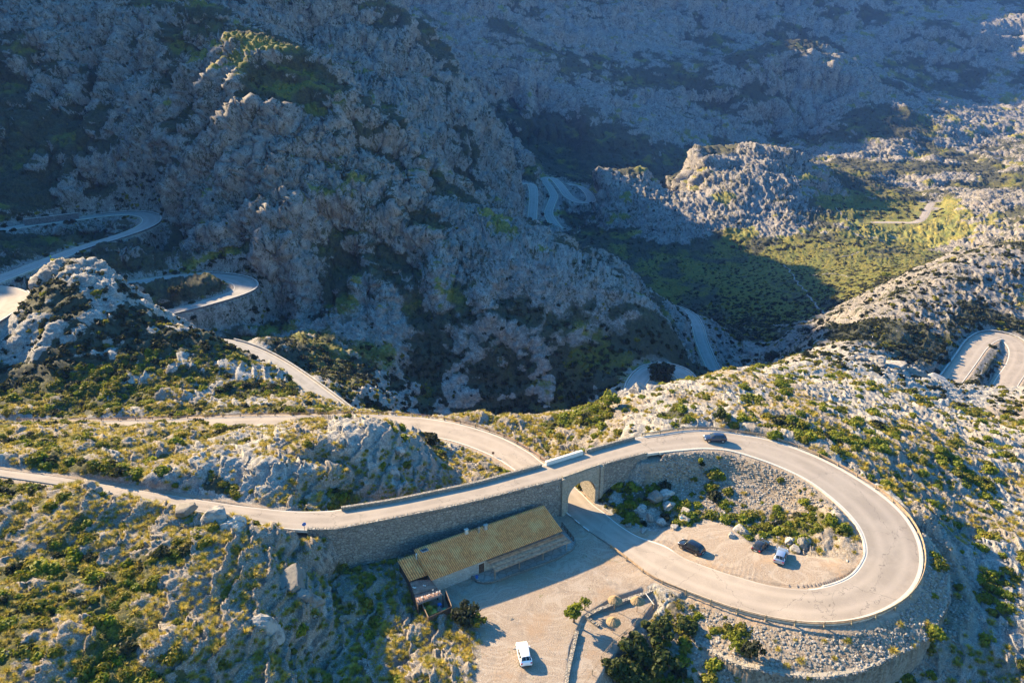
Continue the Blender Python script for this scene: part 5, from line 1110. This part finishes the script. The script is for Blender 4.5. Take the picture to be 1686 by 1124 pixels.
# ---------------------------------------------------------------- road signs and marker posts
def sign(x, y, h, label, kind, ht=2.0, rz=0.):
    q = PH(x, y, h); g = thing('road_sign', label, 'road sign', (q[0], q[1], h - .3 if h > 3 else hland(q[0], q[1])), rz); bm = bmesh.new(); tube(bm, (0, 0, 0), (0, 0, ht), .04); link('post', bm, M['rim'], g)
    bm = bmesh.new()
    if kind == 'round': tube(bm, (0, -.03, ht - .1), (0, .0, ht - .1), .32, n=20); link('plate', bm, M['blue_pl'], g)
    else: box(bm, (0, -.03, ht - .1), (.5, .03, .55)); link('plate', bm, M['rust'], g)
sign(502, 874, 8.6, 'small blue road sign on a post at the near edge of the upper road', 'round', 1.7, .5)
sign(367, 707, -3.2, 'short rusty marker sign at the near edge of the lower road', 'board', 1.2)
sign(812, 751, -1.1, 'small dark marker sign inside the bend of the lower road', 'board', 1.1)
# dashes painted down the middle of the road coming out of the arch
def dash(x0, y0, x1, y1, w=.14):
    a, b = Vector(PH(x0, y0, .1)), Vector(PH(x1, y1, .1)); d = (b - a).normalized(); n_ = Vector((-d.y, d.x, 0)) * w; bm = bmesh.new()
    def zz(v): return hland(v.x, v.y) + .35 + .052
    pts = []
    for k in range(5): m = a.lerp(b, k / 4); pts.append((m + n_, m - n_))
    vs = [(bm.verts.new((p.x, p.y, zz(p))), bm.verts.new((r_.x, r_.y, zz(r_)))) for p, r_ in pts]
    for p, q_ in zip(vs, vs[1:]): bm.faces.new((p[0], p[1], q_[1], q_[0]))
    o = link('road_marking', bm, M['white_wall']); o['kind'] = 'structure'
for s_ in ((931, 842, 940, 850), (946, 855, 954, 862), (960, 867, 970, 875)): dash(*s_)
# ---------------------------------------------------------------- people
M['skin'] = flat_mat('skin', (.42, .27, .19), .6); M['hair'] = flat_mat('hair', (.05, .035, .025), .8)
def person(X, Y, Z, label, top, leg, pose='stand', rz=0.):
    vs = [(0, 0, .95), (0, 0, 1.15), (0, 0, 1.38), (0, 0, 1.50), (0, .01, 1.62), (0, .01, 1.74)]; es = [(0, 1), (1, 2), (2, 3), (3, 4), (4, 5)]; rd = [.15, .14, .15, .06, .10, .085]
    for s in (1, -1):
        b = len(vs); vs += [(s * .10, 0, .90), (s * .11, .03 * s, .50), (s * .12, 0, .08), (s * .12, .14, .04)]; es += [(0, b), (b, b + 1), (b + 1, b + 2), (b + 2, b + 3)]; rd += [.10, .065, .045, .04]
        b = len(vs); vs += [(s * .19, 0, 1.40), (s * .25, 0, 1.13), (s * .23, .14, .92), (s * .22, .19, .84)]; es += [(2, b), (b, b + 1), (b + 1, b + 2), (b + 2, b + 3)]; rd += [.06, .045, .035, .03]
    if pose == 'sit':
        q = [(x, y, z - .45) for x, y, z in vs]; 
        for b in (6, 14): q[b] = (q[b][0], .12, .48); q[b + 1] = (q[b + 1][0], .48, .48); q[b + 2] = (q[b + 2][0], .52, .08); q[b + 3] = (q[b + 3][0], .66, .05)
        vs = q
    me = bpy.data.meshes.new('person'); me.from_pydata(vs, es, []); me.materials.append(M[top])
    o = bpy.data.objects.new('person', me); COL.objects.link(o); sk = o.modifiers.new('skin', 'SKIN'); 
    for i, v in enumerate(me.skin_vertices[0].data): v.radius = (rd[i], rd[i])
    me.skin_vertices[0].data[0].use_root = True; o.modifiers.new('sub', 'SUBSURF').levels = 1; o.modifiers['sub'].render_levels = 1
    o.location = (X, Y, Z); o.rotation_euler = (0, 0, rz); tag(o, label, 'person')
    dz = -.45 if pose == 'sit' else 0
    bm = bmesh.new(); bmesh.ops.create_uvsphere(bm, u_segments=10, v_segments=8, radius=.115); bmesh.ops.translate(bm, verts=bm.verts, vec=(0, -.01, 1.70 + dz)); link('hair', bm, M['hair'], o, True)
    bm = bmesh.new(); tube(bm, (-.11, 0, .93), (-.12, .02, .1), .11, .07); tube(bm, (.11, 0, .93), (.12, .02, .1), .11, .07)
    if pose == 'sit': bm.clear(); [tube(bm, (s * .11, .05, .48), (s * .11, .5, .48), .11, .08) for s in (1, -1)]
    link('trousers', bm, M[leg], o); return o
M['shirt_white'] = flat_mat('white_shirt', (.62, .60, .66), .8); M['shirt_blue'] = flat_mat('navy_clothes', (.03, .04, .10), .8); M['shirt_dark'] = flat_mat('dark_clothes', (.03, .028, .03), .8); M['shirt_lime'] = flat_mat('lime_top', (.45, .60, .10), .7); M['shirt_sky'] = flat_mat('pale_blue_clothes', (.28, .55, .70), .8)
PW = np.c_[PX.ravel(), PY.ravel(), PZZ.ravel()]; _px, _py, _pz = project(PW)
def ground_at(x, y, zmin, zmax):        # the land vertex seen nearest that pixel between two depths
    m = np.where((np.abs(_px - x) < 4) & (np.abs(_py - y) < 4) & (_pz > zmin) & (_pz < zmax))[0]
    if not len(m): return None
    m = m[np.argmin((_px[m] - x) ** 2 + (_py[m] - y) ** 2)]; return PW[m] + NRM.reshape(-1, 3)[m] * LIFT.ravel()[m] * .9
for x, y, z0, z1, lb, tp, lg, ps in [(1384, 606, 180, 330, 'person in navy clothes standing on the pale rocky hill, left of the pair', 'shirt_blue', 'shirt_dark', 'stand'), (1393, 605, 180, 330, 'person in black sitting on the pale rocky hill beside another', 'shirt_dark', 'shirt_dark', 'sit'),
                                   (1436, 560, 180, 400, 'person in a white top standing alone on the far rocks of the pale hill', 'shirt_white', 'shirt_dark', 'stand'), (1122, 858, 100, 160, 'person in pale blue and white clothes sitting on the rocks inside the loop', 'shirt_sky', 'shirt_white', 'sit')]:
    p = ground_at(x, y, z0, z1)
    if p is not None: person(p[0], p[1], p[2], lb, tp, lg, ps, rr_.random() * 6)
q = PH(86, 425 + 0, 1.6); c = PH(84, 427, 1.6); person(c[0], c[1], 1.65, 'person in a lime top on the shaded road at upper left', 'shirt_lime', 'shirt_dark', 'stand', 1.0)
# dry stone walls that cross the shaded meadow
def field_wall(label, pts, z0, z1, h=1.1, th=.9):
    P_ = []
    for (xa, ya), (xb, yb) in zip(pts, pts[1:]):
        for k in range(8):
            p = ground_at(xa + (xb - xa) * k / 8, ya + (yb - ya) * k / 8, z0, z1)
            if p is not None: P_.append(p + np.array((rr_.uniform(-1.3, 1.3), 0, 0)))
    if len(P_) < 4: return
    o = P_[0]; g = ribbon_wall('dry_stone_wall', [(p[0] - o[0], p[1] - o[1], p[2] + h - o[2], p[2] - 2.5 - o[2]) for p in P_], th, M['field_stone'], jag=.12); g.location = o; tag(g, label, 'stone wall', 'dry stone walls across the valley meadow')
M['field_stone'] = flat_mat('field_stone', (.22, .20, .175), .95, 0, .35, .6)
field_wall('long pale dry stone wall running down the valley meadow towards the camera', [(1292, 438), (1315, 470), (1340, 500), (1362, 525)], 400, 700, .9, 1.0)
field_wall('dry stone wall curving up the meadow at the foot of the knoll', [(1375, 345), (1400, 372), (1420, 385), (1435, 405)], 450, 800)
field_wall('faint terrace wall across the middle of the meadow', [(1385, 425), (1410, 420), (1430, 408)], 450, 720, .8)
field_wall('faint terrace wall low on the meadow', [(1340, 455), (1370, 452), (1400, 458)], 420, 700, .8)
HAZE = .000065
# ---------------------------------------------------------------- air
def build_haze():
    me = bpy.data.meshes.new('haze'); bm = bmesh.new(); bmesh.ops.create_cube(bm, size=1); bm.to_mesh(me); bm.free()
    o = bpy.data.objects.new('haze', me); COL.objects.link(o); o.location = (0, 2000, 190); o.scale = (11000, 8000, 700); o['kind'] = 'stuff'
    o['label'] = 'thin blue haze over the valley'
    m = bpy.data.materials.new('haze'); m.use_nodes = True; n = m.node_tree.nodes; n.remove(n['Principled BSDF'])
    v = n.new('ShaderNodeVolumePrincipled'); v.inputs['Color'].default_value = (.16, .34, 1, 1); v.inputs['Density'].default_value = HAZE; v.inputs['Anisotropy'].default_value = 0
    m.node_tree.links.new(v.outputs[0], n['Material Output'].inputs['Volume']); me.materials.append(m)
build_haze()
